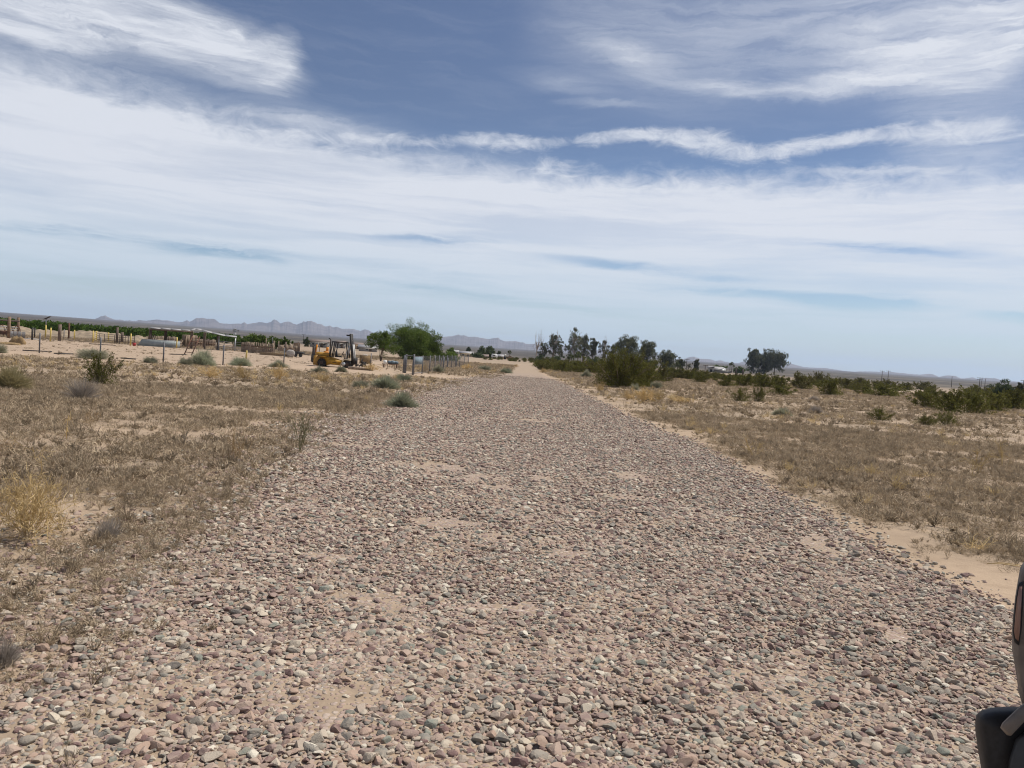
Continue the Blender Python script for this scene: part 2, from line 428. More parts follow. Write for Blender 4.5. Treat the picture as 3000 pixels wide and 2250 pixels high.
M['polewood'] = plain('creosoted_pole', (0.11, 0.085, 0.07), (0.07, 0.055, 0.05), 3, 0.9, stretch=(2, 2, 0.2))
# ------------------------------------------------------------------ road outline on the ground
LEFT = [G(*p) for p in [(-500, 2450), (0, 2030), (300, 1790), (480, 1640), (700, 1440), (850, 1310), (1000, 1225), (1120, 1183), (1240, 1148), (1340, 1122), (1440, 1104)]] + [at(1500, 98), at(1520, 145), at(1535, 200)]
RGHT = [G(*p) for p in [(3400, 2050), (3000, 1815), (2885, 1762), (2668, 1650), (2532, 1560), (2288, 1440), (2060, 1310), (1854, 1222), (1760, 1180), (1690, 1142), (1615, 1108)]] + [at(1588, 98), at(1578, 145), at(1562, 200)]
LEFT.sort(key=lambda p: p[1]); RGHT.sort(key=lambda p: p[1])
LY, LX = np.array([p[1] for p in LEFT]), np.array([p[0] for p in LEFT])
RY, RX = np.array([p[1] for p in RGHT]), np.array([p[0] for p in RGHT])
def left_x(Y): return np.interp(Y, LY, LX) + 0.28 * (fbm(Y * 0.9, Y * 0 + 3, 5) - 0.5) * 2
def right_x(Y): return np.interp(Y, RY, RX) + 0.16 * (fbm(Y * 0.9, Y * 0 + 8, 6) - 0.5) * 2
def inside(X, Y):                            # metres inside the road (negative outside)
    return np.where(Y < 200, np.minimum(X - left_x(Y), right_x(Y) - X), -5.0)
def yard(X, Y):                              # bare trampled corral yard behind the chain link fence
    R = np.hypot(X, Y)
    A = np.arctan2(X, Y)
    return sstep(50, 55, R) * (1 - sstep(108, 118, R)) * (1 - sstep(-0.175, -0.13, A))
def drive(X, Y):                             # sandy turn-off to the side gate
    return np.exp(-((Y - 58 + (X + 6) * 0.35) / 4.5) ** 2) * sstep(-13, -9, X) * (1 - sstep(-2, 1, X))
def veg(X, Y):                               # 0..1 how thick the dead ground cover grows
    n = fbm(X / 2.6, Y / 2.6, 1) * 0.62 + fbm(X / 0.75, Y / 0.75, 4, 3) * 0.38
    d = 0.34 + 0.66 * sstep(0.36, 0.50, n)
    i = inside(X, Y)
    rt = X > 0
    near = np.where(rt, sstep(0.0, 0.6 + 2.3 * sstep(0.42, 0.7, fbm(Y / 3.0, X * 0, 31)) + 0.9 * (1 - sstep(6, 11, Y)), -i + 0.5 * (fbm(X / 0.5, Y / 0.5, 33, 2) - 0.5)), sstep(-1.5, 0.7, -i))
    near = np.maximum(near, 0.13 * (i < -0.15))
    return d * near * (1 - 0.86 * yard(X, Y)) * (1 - drive(X, Y))
def ground_z(X, Y):
    r = np.hypot(X, Y)
    a = np.arctan2(X, Y)
    base = (70 - 16 * a) * np.clip((np.minimum(r, 8800) - 600) / 7900, 0, None) ** 1.1
    off = sstep(0.1, 1.6, -inside(X, Y))
    micro = (fbm(X / 3.1, Y / 3.1, 11) - 0.45) * 0.17 + (fbm(X / 0.55, Y / 0.55, 12, 3) - 0.5) * 0.05
    return base + micro * off * (1 - 0.65 * sstep(22, 50, r)) * (1 - sstep(90, 260, r)) * sstep(1.0, 4.0, r)

# ------------------------------------------------------------------ ground sheet
NA, RINGS = 900, np.concatenate([[0.0], np.geomspace(0.8, 12600, 470)])
tt = np.linspace(-1, 1, NA + 1)
ANG = np.sign(tt) * (np.abs(tt) * 0.42 + np.abs(tt) ** 5 * 0.58) * math.pi       # finer ahead
ANG = ANG[:-1]
rr, aa = np.meshgrid(RINGS[1:], ANG, indexing='ij')
X, Y = rr * np.sin(aa), rr * np.cos(aa)
GV = np.concatenate([[[0, 0, 0]], np.stack([X, Y, ground_z(X, Y)], -1).reshape(-1, 3)])
ix = 1 + (np.arange(len(RINGS) - 2)[:, None] * NA + np.arange(NA)[None])
jx = 1 + (np.arange(len(RINGS) - 2)[:, None] * NA + (np.arange(NA) + 1)[None] % NA)
Qg = np.stack([ix, jx, jx + NA, ix + NA], -1).reshape(-1, 4)
Tg = np.stack([np.zeros(NA, int), 1 + (np.arange(NA) + 1) % NA, 1 + np.arange(NA)], 1)
gm = mesh_np('ground', GV, [Qg[:, ::-1], Tg], True)
at_l = gm.attributes.new('litter', 'FLOAT', 'POINT')
at_l.data.foreach_set('value', veg(GV[:, 0], GV[:, 1]).astype(np.float32))
at_y = gm.attributes.new('trampled', 'FLOAT', 'POINT')
at_y.data.foreach_set('value', np.maximum(yard(GV[:, 0], GV[:, 1]), drive(GV[:, 0], GV[:, 1])).astype(np.float32))
m, T = mat_new('desert_ground')
pos = T.n('ShaderNodeNewGeometry').outputs['Position']
lit = T.n('ShaderNodeAttribute', attribute_name='litter').outputs['Fac']
tr = T.n('ShaderNodeAttribute', attribute_name='trampled').outputs['Fac']
n1, n2, n3 = T.noise(pos, 0.5, 5), T.noise(pos, 5, 6, 0.65), T.noise(pos, 45, 4, 0.7)
sand = T.mix(T.rng(n1, 0.3, 0.7), SAND1, SAND2)
sand = T.mix(T.math('MULTIPLY', T.rng(n2, 0.45, 0.75), 0.4), sand, (0.27, 0.185, 0.12))
sand = T.mix(T.math('MULTIPLY', T.rng(n3, 0.52, 0.75), 0.45), sand, (0.24, 0.175, 0.13))
sand = T.mix(T.math('MULTIPLY', tr, 0.7), sand, T.mix(T.rng(n2, 0.5, 0.7), (0.42, 0.315, 0.225), (0.28, 0.205, 0.145)))
litc = T.mix(T.rng(n3, 0.3, 0.7), (0.16, 0.125, 0.092), (0.34, 0.27, 0.195))
col = T.mix(T.math('MULTIPLY', T.math('MULTIPLY', lit, 0.85), T.rng(n2, 0.3, 0.6)), sand, litc)
# distant scrub plain: bands of bushes, bare soil and low grass
dist = T.n('ShaderNodeVectorMath', {0: pos}, operation='LENGTH').outputs['Value']
f1 = T.noise(T.mapping(pos, scl=(0.011, 0.011, 0)), 1.0, 8, 0.68)
f2 = T.noise(T.mapping(pos, scl=(0.0016, 0.0009, 0)), 1.0, 6, 0.6)
far = T.mix(T.rng(f1, 0.36, 0.54), (0.16, 0.13, 0.10), (0.05, 0.047, 0.036))
far = T.mix(T.rng(T.noise(T.mapping(pos, scl=(0.0004, 0.0022, 0)), 1.0, 5, 0.6), 0.5, 0.6, 0.0, 0.55), far, (0.2, 0.165, 0.13))
far = T.mix(T.rng(f2, 0.42, 0.62), far, T.mix(T.rng(f1, 0.4, 0.6), (0.095, 0.08, 0.07), (0.048, 0.043, 0.04)))
col = T.mix(T.rng(dist, 160, 700), col, far)
hgt = T.math('MULTIPLY_ADD', n3, 0.5, n2)
finish(T, m, col, 0.95, hgt, 0.7, 0.035, spec=0.15)
link_mesh('ground', gm, m)['kind'] = 'structure'

# ------------------------------------------------------------------ road sheet
ys = np.concatenate([np.arange(0.3, 30, 0.16), np.arange(30, 200, 0.8)])
us = np.linspace(0, 1, 33)
lx, rx = left_x(ys)[:, None], right_x(ys)[:, None]
XX = lx + (rx - lx) * us[None]
YY = np.repeat(ys[:, None], 33, 1)
ZZ = 0.012 + (fbm(XX / 0.7, YY / 0.7, 21, 3) - 0.5) * 0.02 * np.minimum(1, np.sin(us * math.pi) * 4)[None]
ZZ[:, 0] -= 0.03; ZZ[:, -1] -= 0.03
nu = 33
q = (np.arange(len(ys) - 1)[:, None] * nu + np.arange(nu - 1)[None]).ravel()
rm = mesh_np('gravel_road', np.stack([XX, YY, ZZ], -1).reshape(-1, 3), [np.stack([q, q + 1, q + nu + 1, q + nu], 1)], True)
STONE_COLS = [(0.0, (0.25, 0.18, 0.165)), (0.12, (0.34, 0.255, 0.215)), (0.24, (0.165, 0.105, 0.10)), (0.34, (0.36, 0.295, 0.25)), (0.44, (0.265, 0.235, 0.205)), (0.52, (0.42, 0.36, 0.30)),
              (0.60, (0.215, 0.20, 0.18)), (0.67, (0.33, 0.235, 0.19)), (0.75, (0.17, 0.155, 0.145)), (0.80, (0.36, 0.255, 0.21)), (0.86, (0.46, 0.40, 0.33)), (0.93, (0.2, 0.21, 0.185)), (0.965, (0.54, 0.495, 0.43))]
def stone_ramp(T, fac):
    nd = T.n('ShaderNodeValToRGB', {0: fac})
    nd.color_ramp.interpolation = 'CONSTANT'
    e = nd.color_ramp.elements
    while len(e) < len(STONE_COLS):
        e.new(0.5)
    for x, (p, c) in zip(e, STONE_COLS):
        x.position = p
        x.color = (*c, 1)
    return nd.outputs[0]
m, T = mat_new('road_gravel')
pos = T.n('ShaderNodeNewGeometry').outputs['Position']
vor = T.n('ShaderNodeTexVoronoi', {'Vector': pos, 'Scale': 27.0, 'Randomness': 1.0})
cellr = T.n('ShaderNodeTexWhiteNoise', {'Vector': vor.outputs['Position']}, noise_dimensions='3D').outputs['Value']
n1, n2, n3 = T.noise(pos, 0.9, 4, 0.6), T.noise(pos, 7, 4, 0.6), T.noise(pos, 60, 3, 0.7)
sy = T.n('ShaderNodeSeparateXYZ', {0: pos}).outputs[1]
sand = T.mix(T.rng(n2, 0.35, 0.65), (0.36, 0.272, 0.188), (0.29, 0.218, 0.153))
stony = T.rng(T.math('ADD', vor.outputs['Distance'], T.math('MULTIPLY', T.rng(n1, 0.45, 0.75), 0.5)), 0.5, 0.62, 1.0, 0.0)
stony = T.math('MULTIPLY', stony, T.rng(T.math('MULTIPLY_ADD', n1, 18, sy), 82, 106, 1.0, 0.08))
col = T.mix(stony, sand, T.mix(T.rng(n3, 0.3, 0.7), T.mix(1.0, stone_ramp(T, cellr), (1.15, 1.08, 1.03), 'MULTIPLY'), (0.32, 0.25, 0.205)))
bh = T.math('MULTIPLY_ADD', T.math('SUBTRACT', 1.0, vor.outputs['Distance']), stony, T.math('MULTIPLY', n3, 0.25))
finish(T, m, col, 0.9, bh, 0.6, 0.02, spec=0.2)
road = link_mesh('gravel_road', rm, m)
road['kind'] = 'structure'

# ------------------------------------------------------------------ scatter by geometry nodes (ground cover and gravel nobody could count)
def source_set(name, meshes, mat):
    c = bpy.data.collections.new(name)
    for i, me in enumerate(meshes):
        o = bpy.data.objects.new('%s_%02d' % (name, i), me)
        if not me.materials:
            me.materials.append(mat)
        c.objects.link(o)
    return c
def scatter(name, pts, rot, scl, idx, coll, parent=None, label=None, cat=None):
    me = bpy.data.meshes.new(name)
    me.vertices.add(len(pts))
    me.vertices.foreach_set('co', np.asarray(pts, np.float32).ravel())
    for nm, ty, v in (('rot', 'FLOAT_VECTOR', rot), ('scl', 'FLOAT_VECTOR', scl), ('pick', 'INT', idx)):
        a = me.attributes.new(nm, ty, 'POINT')
        a.data.foreach_set('vector' if ty == 'FLOAT_VECTOR' else 'value', np.asarray(v, np.float32 if ty == 'FLOAT_VECTOR' else np.int32).ravel())
    o = link_mesh(name, me, None, parent)
    tag(o, label, cat, None, 'stuff')
    ng = bpy.data.node_groups.new(name, 'GeometryNodeTree')
    ng.interface.new_socket('Geometry', in_out='INPUT', socket_type='NodeSocketGeometry')
    ng.interface.new_socket('Geometry', in_out='OUTPUT', socket_type='NodeSocketGeometry')
    T = Tree(ng)
    gi = T.n('NodeGroupInput')
    def attr(nm, ty):
        return T.n('GeometryNodeInputNamedAttribute', {'Name': nm}, data_type=ty).outputs['Attribute']
    ci = T.n('GeometryNodeCollectionInfo', {'Collection': coll, 'Separate Children': True, 'Reset Children': True})
    eu = T.n('FunctionNodeEulerToRotation', {0: attr('rot', 'FLOAT_VECTOR')})
    io = T.n('GeometryNodeInstanceOnPoints', {'Points': gi.outputs[0], 'Instance': ci.outputs[0], 'Pick Instance': True,
             'Instance Index': attr('pick', 'INT'), 'Rotation': eu.outputs[0], 'Scale': attr('scl', 'FLOAT_VECTOR')})
    T.n('NodeGroupOutput', {0: io.outputs[0]})
    md = o.modifiers.new('scatter', 'NODES')
    md.node_group = ng
    return o

# stones
m, T = mat_new('river_stone')
ro = T.n('ShaderNodeObjectInfo').outputs['Random']
oc = T.n('ShaderNodeTexCoord').outputs['Object']
off = T.n('ShaderNodeVectorMath', {0: oc, 1: T.n('ShaderNodeCombineXYZ', {0: T.math('MULTIPLY', ro, 91.0), 1: ro, 2: 0.0}).outputs[0]}, operation='ADD').outputs[0]
na, nb = T.noise(off, 1.6, 4, 0.6), T.noise(off, 9, 4, 0.7)
base = stone_ramp(T, ro)
base = T.mix(1.0, base, (1.13, 1.12, 1.045), 'MULTIPLY')
base = T.mix(T.math('MULTIPLY', T.rng(na, 0.42, 0.7), 0.42), base, (0.44, 0.35, 0.265))
base = T.mix(T.math('MULTIPLY', T.rng(nb, 0.5, 0.8), 0.3), base, (0.16, 0.12, 0.10))
finish(T, m, base, 0.85, T.math('MULTIPLY_ADD', na, 0.5, nb), 0.35, 0.12, spec=0.2)
M['stone'] = m
def stone_mesh(i, sub):
    rng = np.random.default_rng(100 + i)
    bm = bmesh.new()
    bmesh.ops.create_icosphere(bm, subdivisions=sub, radius=1.0)
    V = np.array([v.co for v in bm.verts])
    for _ in range(9):                                   # knock flat facets off
        nrm = rng.normal(size=3); nrm /= np.linalg.norm(nrm)
        dd = V @ nrm - rng.uniform(0.36, 0.74)
        V -= np.maximum(dd, 0)[:, None] * nrm * 0.95
    V *= 1 + 0.1 * (rng.random((len(V), 1)) - 0.5)
    V *= np.array((1, rng.uniform(0.5, 0.95), rng.uniform(0.3, 0.6)))
    for v, c in zip(bm.verts, V):
        v.co = c
    me = bpy.data.meshes.new('stone')
    bm.to_mesh(me); bm.free()
    if i % 4 == 0:
        me.polygons.foreach_set('use_smooth', np.ones(len(me.polygons), bool))
    me.materials.append(M['stone'])
    return me
STONES = [stone_mesh(i, 2) for i in range(12)]
rng = np.random.default_rng(3)
def stone_field(y0, y1, cell, smed, fill):
    xs, yy = np.arange(-9, 9, cell), np.arange(y0, y1, cell)
    gx, gy = np.meshgrid(xs, yy)
    gx = (gx + rng.uniform(-0.55, 0.55, gx.shape) * cell).ravel()
    gy = (gy + rng.uniform(-0.55, 0.55, gy.shape) * cell).ravel()
    i = inside(gx, gy)
    bare = sstep(0.615, 0.74, fbm(gx / 0.75, gy / 0.6, 41, 3) * 0.75 + fbm(gx / 2.5, gy / 5, 44, 2) * 0.25)
    lside = gx < (left_x(gy) + right_x(gy)) / 2
    p = fill * sstep(np.where(lside, -2.0, -0.5), np.where(lside, 0.8, 0.5), i) * (1 - 0.93 * bare) * (1 - sstep(62, 84, gy + 10 * fbm(gx / 3, gy / 3, 47)))
    inview = np.abs(gx) < 0.80 * gy + 1.2
    k = (rng.random(len(gx)) < p) & inview
    gx, gy, bare = gx[k], gy[k], bare[k]
    s = smed * np.exp(rng.normal(0, 0.5, len(gx))) * 0.5
    return gx, gy, np.clip(s, smed * 0.22, 0.062)
F = [np.concatenate(z) for z in zip(stone_field(1.3, 8, 0.0295, 0.041, 0.97), stone_field(8, 22, 0.043, 0.054, 0.97), stone_field(22, 86, 0.080, 0.078, 0.95))]
# a sparse sprinkle of larger cobbles, and stray stones on the sandy verges
bx, by = rng.uniform(-6, 6, 260), rng.uniform(1.5, 16, 260)
k = (inside(bx, by) > -0.9) & (np.abs(bx) < 0.8 * by + 1)
F = [np.concatenate([F[0], bx[k]]), np.concatenate([F[1], by[k]]), np.concatenate([F[2], rng.uniform(0.03, 0.062, k.sum())])]
bx, by = rng.uniform(-12, 16, 9000), rng.uniform(1.5, 26, 9000)
k = (inside(bx, by) < -0.2) & (rng.random(9000) < np.where(bx < 0, np.exp(inside(bx, by) / 1.0), np.exp(inside(bx, by) / 1.1) * 0.5)) & (np.abs(bx) < 0.8 * by + 1)
F = [np.concatenate([F[0], bx[k]]), np.concatenate([F[1], by[k]]), np.concatenate([F[2], 0.021 * np.exp(rng.normal(0, 0.5, k.sum()))])]
sx_, sy_, ss_ = F
n = len(sx_)
srot = np.stack([rng.normal(0, 0.16, n), rng.normal(0, 0.16, n), rng.uniform(0, 6.283, n)], 1)
sidx = rng.integers(0, 12, n)
hro = np.where(inside(sx_, sy_) > 0.1, 0.012, ground_z(sx_, sy_))
sz_ = hro + ss_ * rng.uniform(0.0, 0.26, n)
# the 300 that show largest become stones of their own
dv = np.stack([sx_, sy_, sz_ - CAM_H], 1)
zc = dv @ np.array(FWD); pxx = 1500 + F_PX * (dv @ np.array(RIGHT)) / zc; pyy = 1125 - F_PX * (dv @ np.array(UP)) / zc
vis = (pxx > 10) & (pxx < 2990) & (pyy < 2245) & ~((pxx > 2820) & (pyy > 1650))
rank = np.argsort(-np.where(vis, ss_ / zc, 0))
big, rest = rank[:300], rank[300:]
for i in big:
    o = bpy.data.objects.new('stone', STONES[sidx[i]])
    COL.objects.link(o)
    o.parent = road
    o.location = (sx_[i], sy_[i], sz_[i])
    o.rotation_euler = srot[i]
    o.scale = (ss_[i],) * 3
scatter('gravel', np.stack([sx_, sy_, sz_], 1)[rest], srot[rest], np.repeat(ss_[rest][:, None], 3, 1), sidx[rest], source_set('stone_source', [s.copy() for s in STONES], M['stone']), road)

# ------------------------------------------------------------------ dead ground cover
def tuft_mat(i, blades, rad_, hh, w, k=4, curl=0.5, seed=0):     # matted, curling dead stems
    r = np.random.default_rng(seed + i)
    a = r.uniform(0, 6.283, blades); q0 = rad_ * np.sqrt(r.random(blades))
    base = np.stack([q0 * np.cos(a), q0 * np.sin(a), r.uniform(0, 0.01, blades)], 1)
    L = hh * r.uniform(0.5, 1.5, blades)
    d = r.normal(size=(blades, 3)); d[:, 2] = np.abs(d[:, 2]) * 0.75 + 0.15
    d /= np.linalg.norm(d, axis=1)[:, None]
    P = [base]
    for s in range(k - 1):
        P.append(P[-1] + d * (L / (k - 1))[:, None])
        d = d + r.normal(0, curl, (blades, 3)); d[:, 2] = d[:, 2] * 0.9
        d /= np.linalg.norm(d, axis=1)[:, None]
    P = np.stack(P, 1)
    P[:, :, 2] = np.maximum(P[:, :, 2], 0.004)
    V, Q = ribbons(P, np.linspace(w, w * 0.5, k)[None], r)
    return mesh_np('tuft', V, [Q])
def forb(i, nst, h, w, seed=0, spread=0.5, leaf=0.0):           # small branched dry plant
    r = np.random.default_rng(seed + i)
    PP = []
    for s in range(nst):
        a = r.uniform(0, 6.283); t = r.uniform(0.05, 1) ** 0.6 * spread
        d = np.array((math.cos(a) * math.sin(t), math.sin(a) * math.sin(t), math.cos(t)))
        L = h * r.uniform(0.6, 1.1)
        p0 = r.normal(0, 0.02 * h, 3) * (1, 1, 0)
        main = [p0, p0 + d * L * 0.35, p0 + d * L * 0.7 + r.normal(0, 0.04 * h, 3), p0 + d * L + r.normal(0, 0.07 * h, 3)]
        PP.append(main)
        for b in range(5):
            f = r.uniform(0.25, 0.95)
            q0 = p0 + d * L * f
            e = d + r.normal(0, 0.55, 3); e[2] = abs(e[2]); e /= np.linalg.norm(e)
            l2 = L * r.uniform(0.2, 0.45)
            PP.append([q0, q0 + e * l2 * 0.4, q0 + e * l2 * 0.7 + r.normal(0, 0.03 * h, 3), q0 + e * l2 + r.normal(0, 0.04 * h, 3)])
    P = np.maximum(np.array(PP), (-9, -9, 0.0))
    V, Q = ribbons(P, np.array([[w, w * 0.9, w * 0.75, w * 0.55]]), r)
    return mesh_np('forb', V, [Q])
near_set = [tuft_mat(i, 95, 0.2, 0.085, 0.0042, 5, 0.6, 10) for i in range(6)] + [forb(i, 9, 0.12, 0.005, 40, 0.7) for i in range(5)] + [forb(i, 20, 0.10, 0.0045, 60, 1.0) for i in range(3)]
mid_set = [tuft_mat(i, 60, 0.26, 0.085, 0.010, 4, 0.5, 210) for i in range(5)] + [forb(i, 12, 0.10, 0.010, 240, 1.0) for i in range(4)]
far_set = [tuft_mat(i, 60, 0.42, 0.11, 0.022, 3, 0.45, 310) for i in range(4)] + [forb(i, 14, 0.16, 0.02, 340, 1.1) for i in range(4)]
c_near, c_mid, c_far = source_set('near_cover', near_set, M['drygrass']), source_set('mid_cover', mid_set, M['drygrass']), source_set('far_cover', far_set, M['drygrass'])
c_straw = source_set('straw_cover', [forb(i, 16, 0.26, 0.008, 540, 0.9) for i in range(4)] + [tuft_mat(i, 50, 0.15, 0.2, 0.008, 4, 0.3, 510) for i in range(2)], M['straw'])
def cover(name, r0, r1, per, coll, nvar, s0, s1, seed, thin=None, gate=0.12, label=None):
    r = np.random.default_rng(seed)
    area = 0.66 * 1.12 * (r1 * r1 - r0 * r0)
    n = int(area * per)
    a = r.uniform(-0.72, 0.72, n); q = np.sqrt(r.uniform(r0 * r0, r1 * r1, n))
    x, y = q * np.sin(a), q * np.cos(a)
    v = veg(x, y) if thin is None else thin(x, y)
    k = (r.random(n) < v) & (v > gate)
    x, y, v = x[k], y[k], v[k]
    n = len(x)
    s = r.uniform(s0, s1, n) * (0.55 + 0.45 * v)
    return scatter(name, np.stack([x, y, ground_z(x, y) - 0.005], 1), np.stack([r.normal(0, .1, n), r.normal(0, .1, n), r.uniform(0, 6.283, n)], 1),
                   np.stack([s, s, s * r.uniform(0.6, 1.25, n)], 1), r.integers(0, nvar, n), coll, None, label, 'ground cover')
cover('dry_grass', 2.0, 11, 80, c_near, 14, 0.6, 1.3, 71, label='matted grey brown dead grass beside the gravel near the camera')
cover('dry_grass', 11, 32, 30, c_mid, 9, 0.7, 1.5, 72, label='grey brown dead grass spread over the flats in the middle distance')
cover('dry_grass', 32, 150, 2.9, c_far, 8, 0.7, 1.6, 73, label='far dry grass thinning out towards the corral and bushes')
c_weed = source_set('weed_cover', [forb(i, 11, 0.27, 0.006, 640, 0.65) for i in range(5)], M['drygrass'])
cover('dry_weeds', 4, 45, 0.75, c_weed, 5, 0.5, 1.2, 78, label='sparse upright dead weeds sticking out of the flat grey grass')
def straw_where(x, y):
    p = sstep(0.58, 0.74, fbm(x / 5, y / 5, 91)) * 0.8
    near_fence = np.exp(-((np.hypot(x, y) - 46) / 9) ** 2) * (np.arctan2(x, y) < -0.1) * 0.75
    verge = np.exp(-((-inside(x, y) - 1.6) / 1.2) ** 2) * (y > 20) * 0.6
    return np.clip(np.maximum(p, np.maximum(near_fence, verge)), 0, 1) * (inside(x, y) < -0.5) * (1 - 0.95 * yard(x, y)) * (1 - drive(x, y))
cover('straw_grass', 6, 140, 0.75, c_straw, 6, 0.6, 1.4, 75, straw_where, 0.05, 'golden straw tufts dotted among the grey dead grass')

# ------------------------------------------------------------------ far mountains
RIDGE = [(0, 919), (15, 917.5), (61, 923), (132, 926), (203, 931.5), (275, 935.6), (288, 930), (301, 925.4), (309, 925), (321, 930.5), (336, 936.6), (354, 936), (366, 939.6), (380, 938.6), (396, 940.5), (411, 937), (425, 940), (439, 938.6), (460, 936), (480, 938.6), (492, 938.6), (521, 944), (533, 943.7), (549, 937.6), (555, 942.7), (566, 937.6), (576, 931.5), (586, 932), (592, 931), (610, 934), (629, 934.6), (635, 939.7), (643, 945.8), (653, 947.8), (671, 948.8), (692, 947.8), (708, 948.4), (716, 943.3), (724, 949.8), (736, 947.8), (757, 944.3), (769, 944), (781, 946.8), (794, 943.5), (800.6, 936.7), (805, 936), (812, 939.6), (821, 947.5), (829, 945), (842, 942), (851, 943), (858, 947.5), (869, 950.6), (886, 944.3), (889, 940.3), (894, 943.5), (902, 940), (911, 940), (924, 944.3), (929, 949), (940, 949.8), (956, 957), (967, 953.8), (975, 959.3), (986, 957.3), (1002, 963.3), (1033, 963.3), (1055, 969.6), (1070, 964.6), (1079, 967), (1091, 974), (1130, 976), (1180, 972), (1230, 981), (1262, 979), (1275, 983), (1299, 986.5), (1321, 985.4), (1344, 979.7), (1350, 983), (1360, 982), (1370, 986.5), (1391, 986.5), (1415, 990.5), (1430, 993.6), (1441, 991.7), (1460, 989), (1465, 995), (1479, 999.6), (1514, 999.6), (1525, 1003.6), (1533, 1002.8), (1542, 1007.5), (1560, 1007.5), (1600, 1016), (1645, 1012), (1669, 1014), (1726, 1025), (1790, 1024), (1850, 1030), (1913, 1036.7), (1924, 1042), (1960, 1051), (2006, 1052), (2018, 1046.6), (2033, 1044.8), (2043.6, 1048.4), (2054, 1051), (2069, 1052), (2084, 1053.5), (2097.5, 1058), (2111, 1054.6), (2120, 1059), (2140, 1062.5), (2165, 1063.6), (2174, 1060), (2188, 1061), (2230, 1069), (2287, 1070.4), (2301, 1068), (2314.5, 1065.4), (2328, 1068), (2355, 1076), (2389, 1077), (2423, 1079), (2457, 1084), (2502, 1090), (2513, 1088), (2568, 1089), (2613, 1090), (2658, 1095), (2697, 1097.6), (2721, 1095), (2735, 1097), (2751, 1104.4), (2771, 1099.5), (2800, 1101), (2816, 1109.6), (2850, 1105.8), (2866, 1110.8), (2884, 1107.4), (2914, 1108), (2941, 1115), (2975, 1117.5), (3000, 1120)]
ra, re = np.array([azel(*p) for p in RIDGE]).T
AZ = np.arange(rad(-58), rad(58), rad(0.03))
EL = np.interp(AZ, ra, re, left=np.nan, right=np.nan)
ext = 0.0105 + 0.009 * (fbm(AZ * 40, AZ * 0, 61) - 0.35)
EL = np.where(np.isnan(EL), ext, EL) + (fbm(AZ * 900, AZ * 0 + 2, 62, 3) - 0.5) * 0.0009
RC = 11000.0
crest = CAM_H + RC * np.tan(EL)
ts = np.array([0, .12, .25, .38, .5, .62, .74, .84, .92, 1.0, 1.15, 1.4, 1.8])
rows = []
for t in ts:
    R = 8700 + (RC - 8700) * t
    if t <= 1:
        rel = t ** 1.5
        nz = 0.6 * fbm(AZ * 170 + t * 4, AZ * 60 + t * 8, 63, 5) + 0.4 * fbm(AZ * 420 - t * 9, t * 14 - AZ * 50, 64, 4) - 0.5
        z = 30 + (crest - 30) * rel * (1 + 0.95 * nz * (1 - t) ** 0.6 * (t > 0)) - 60 * (t == 0)
    else:
        z = crest * (1 - (t - 1) / 0.8) - 60 * (t > 1.7)
    rows.append(np.stack([R * np.sin(AZ), R * np.cos(AZ), z], 1))
na = len(AZ)
q = (np.arange(len(ts) - 1)[:, None] * na + np.arange(na - 1)[None]).ravel()
mm = mesh_np('mountains', np.concatenate(rows), [np.stack([q, q + 1, q + na + 1, q + na], 1)])
m, T = mat_new('bare_rock')
pos = T.n('ShaderNodeNewGeometry').outputs['Position']
nn = T.noise(T.mapping(pos, scl=(0.004, 0.004, 0.012)), 1.0, 6, 0.65)
finish(T, m, T.mix(T.rng(nn, 0.35, 0.65), (0.075, 0.064, 0.062), (0.185, 0.152, 0.135)), 0.95, nn, 0.6, 40)
link_mesh('mountains', mm, m)['kind'] = 'structure'

# ------------------------------------------------------------------ haze
top_ = float(np.nanmax(crest)) + 12
HZ = MB().box((0, 0, top_ / 2 - 1), (26400, 26400, top_ + 2)).mesh('haze')
m, T = mat_new('haze_air')
pv = T.n('ShaderNodeVolumePrincipled', {'Color': (0.66, 0.78, 1.0, 1), 'Density': 6.5e-5, 'Anisotropy': 0.2})
T.n('ShaderNodeOutputMaterial', {'Volume': pv.outputs[0]})
tag(link_mesh('haze', HZ, m), 'pale blue haze over the far plain and mountains', 'haze', None, 'stuff')
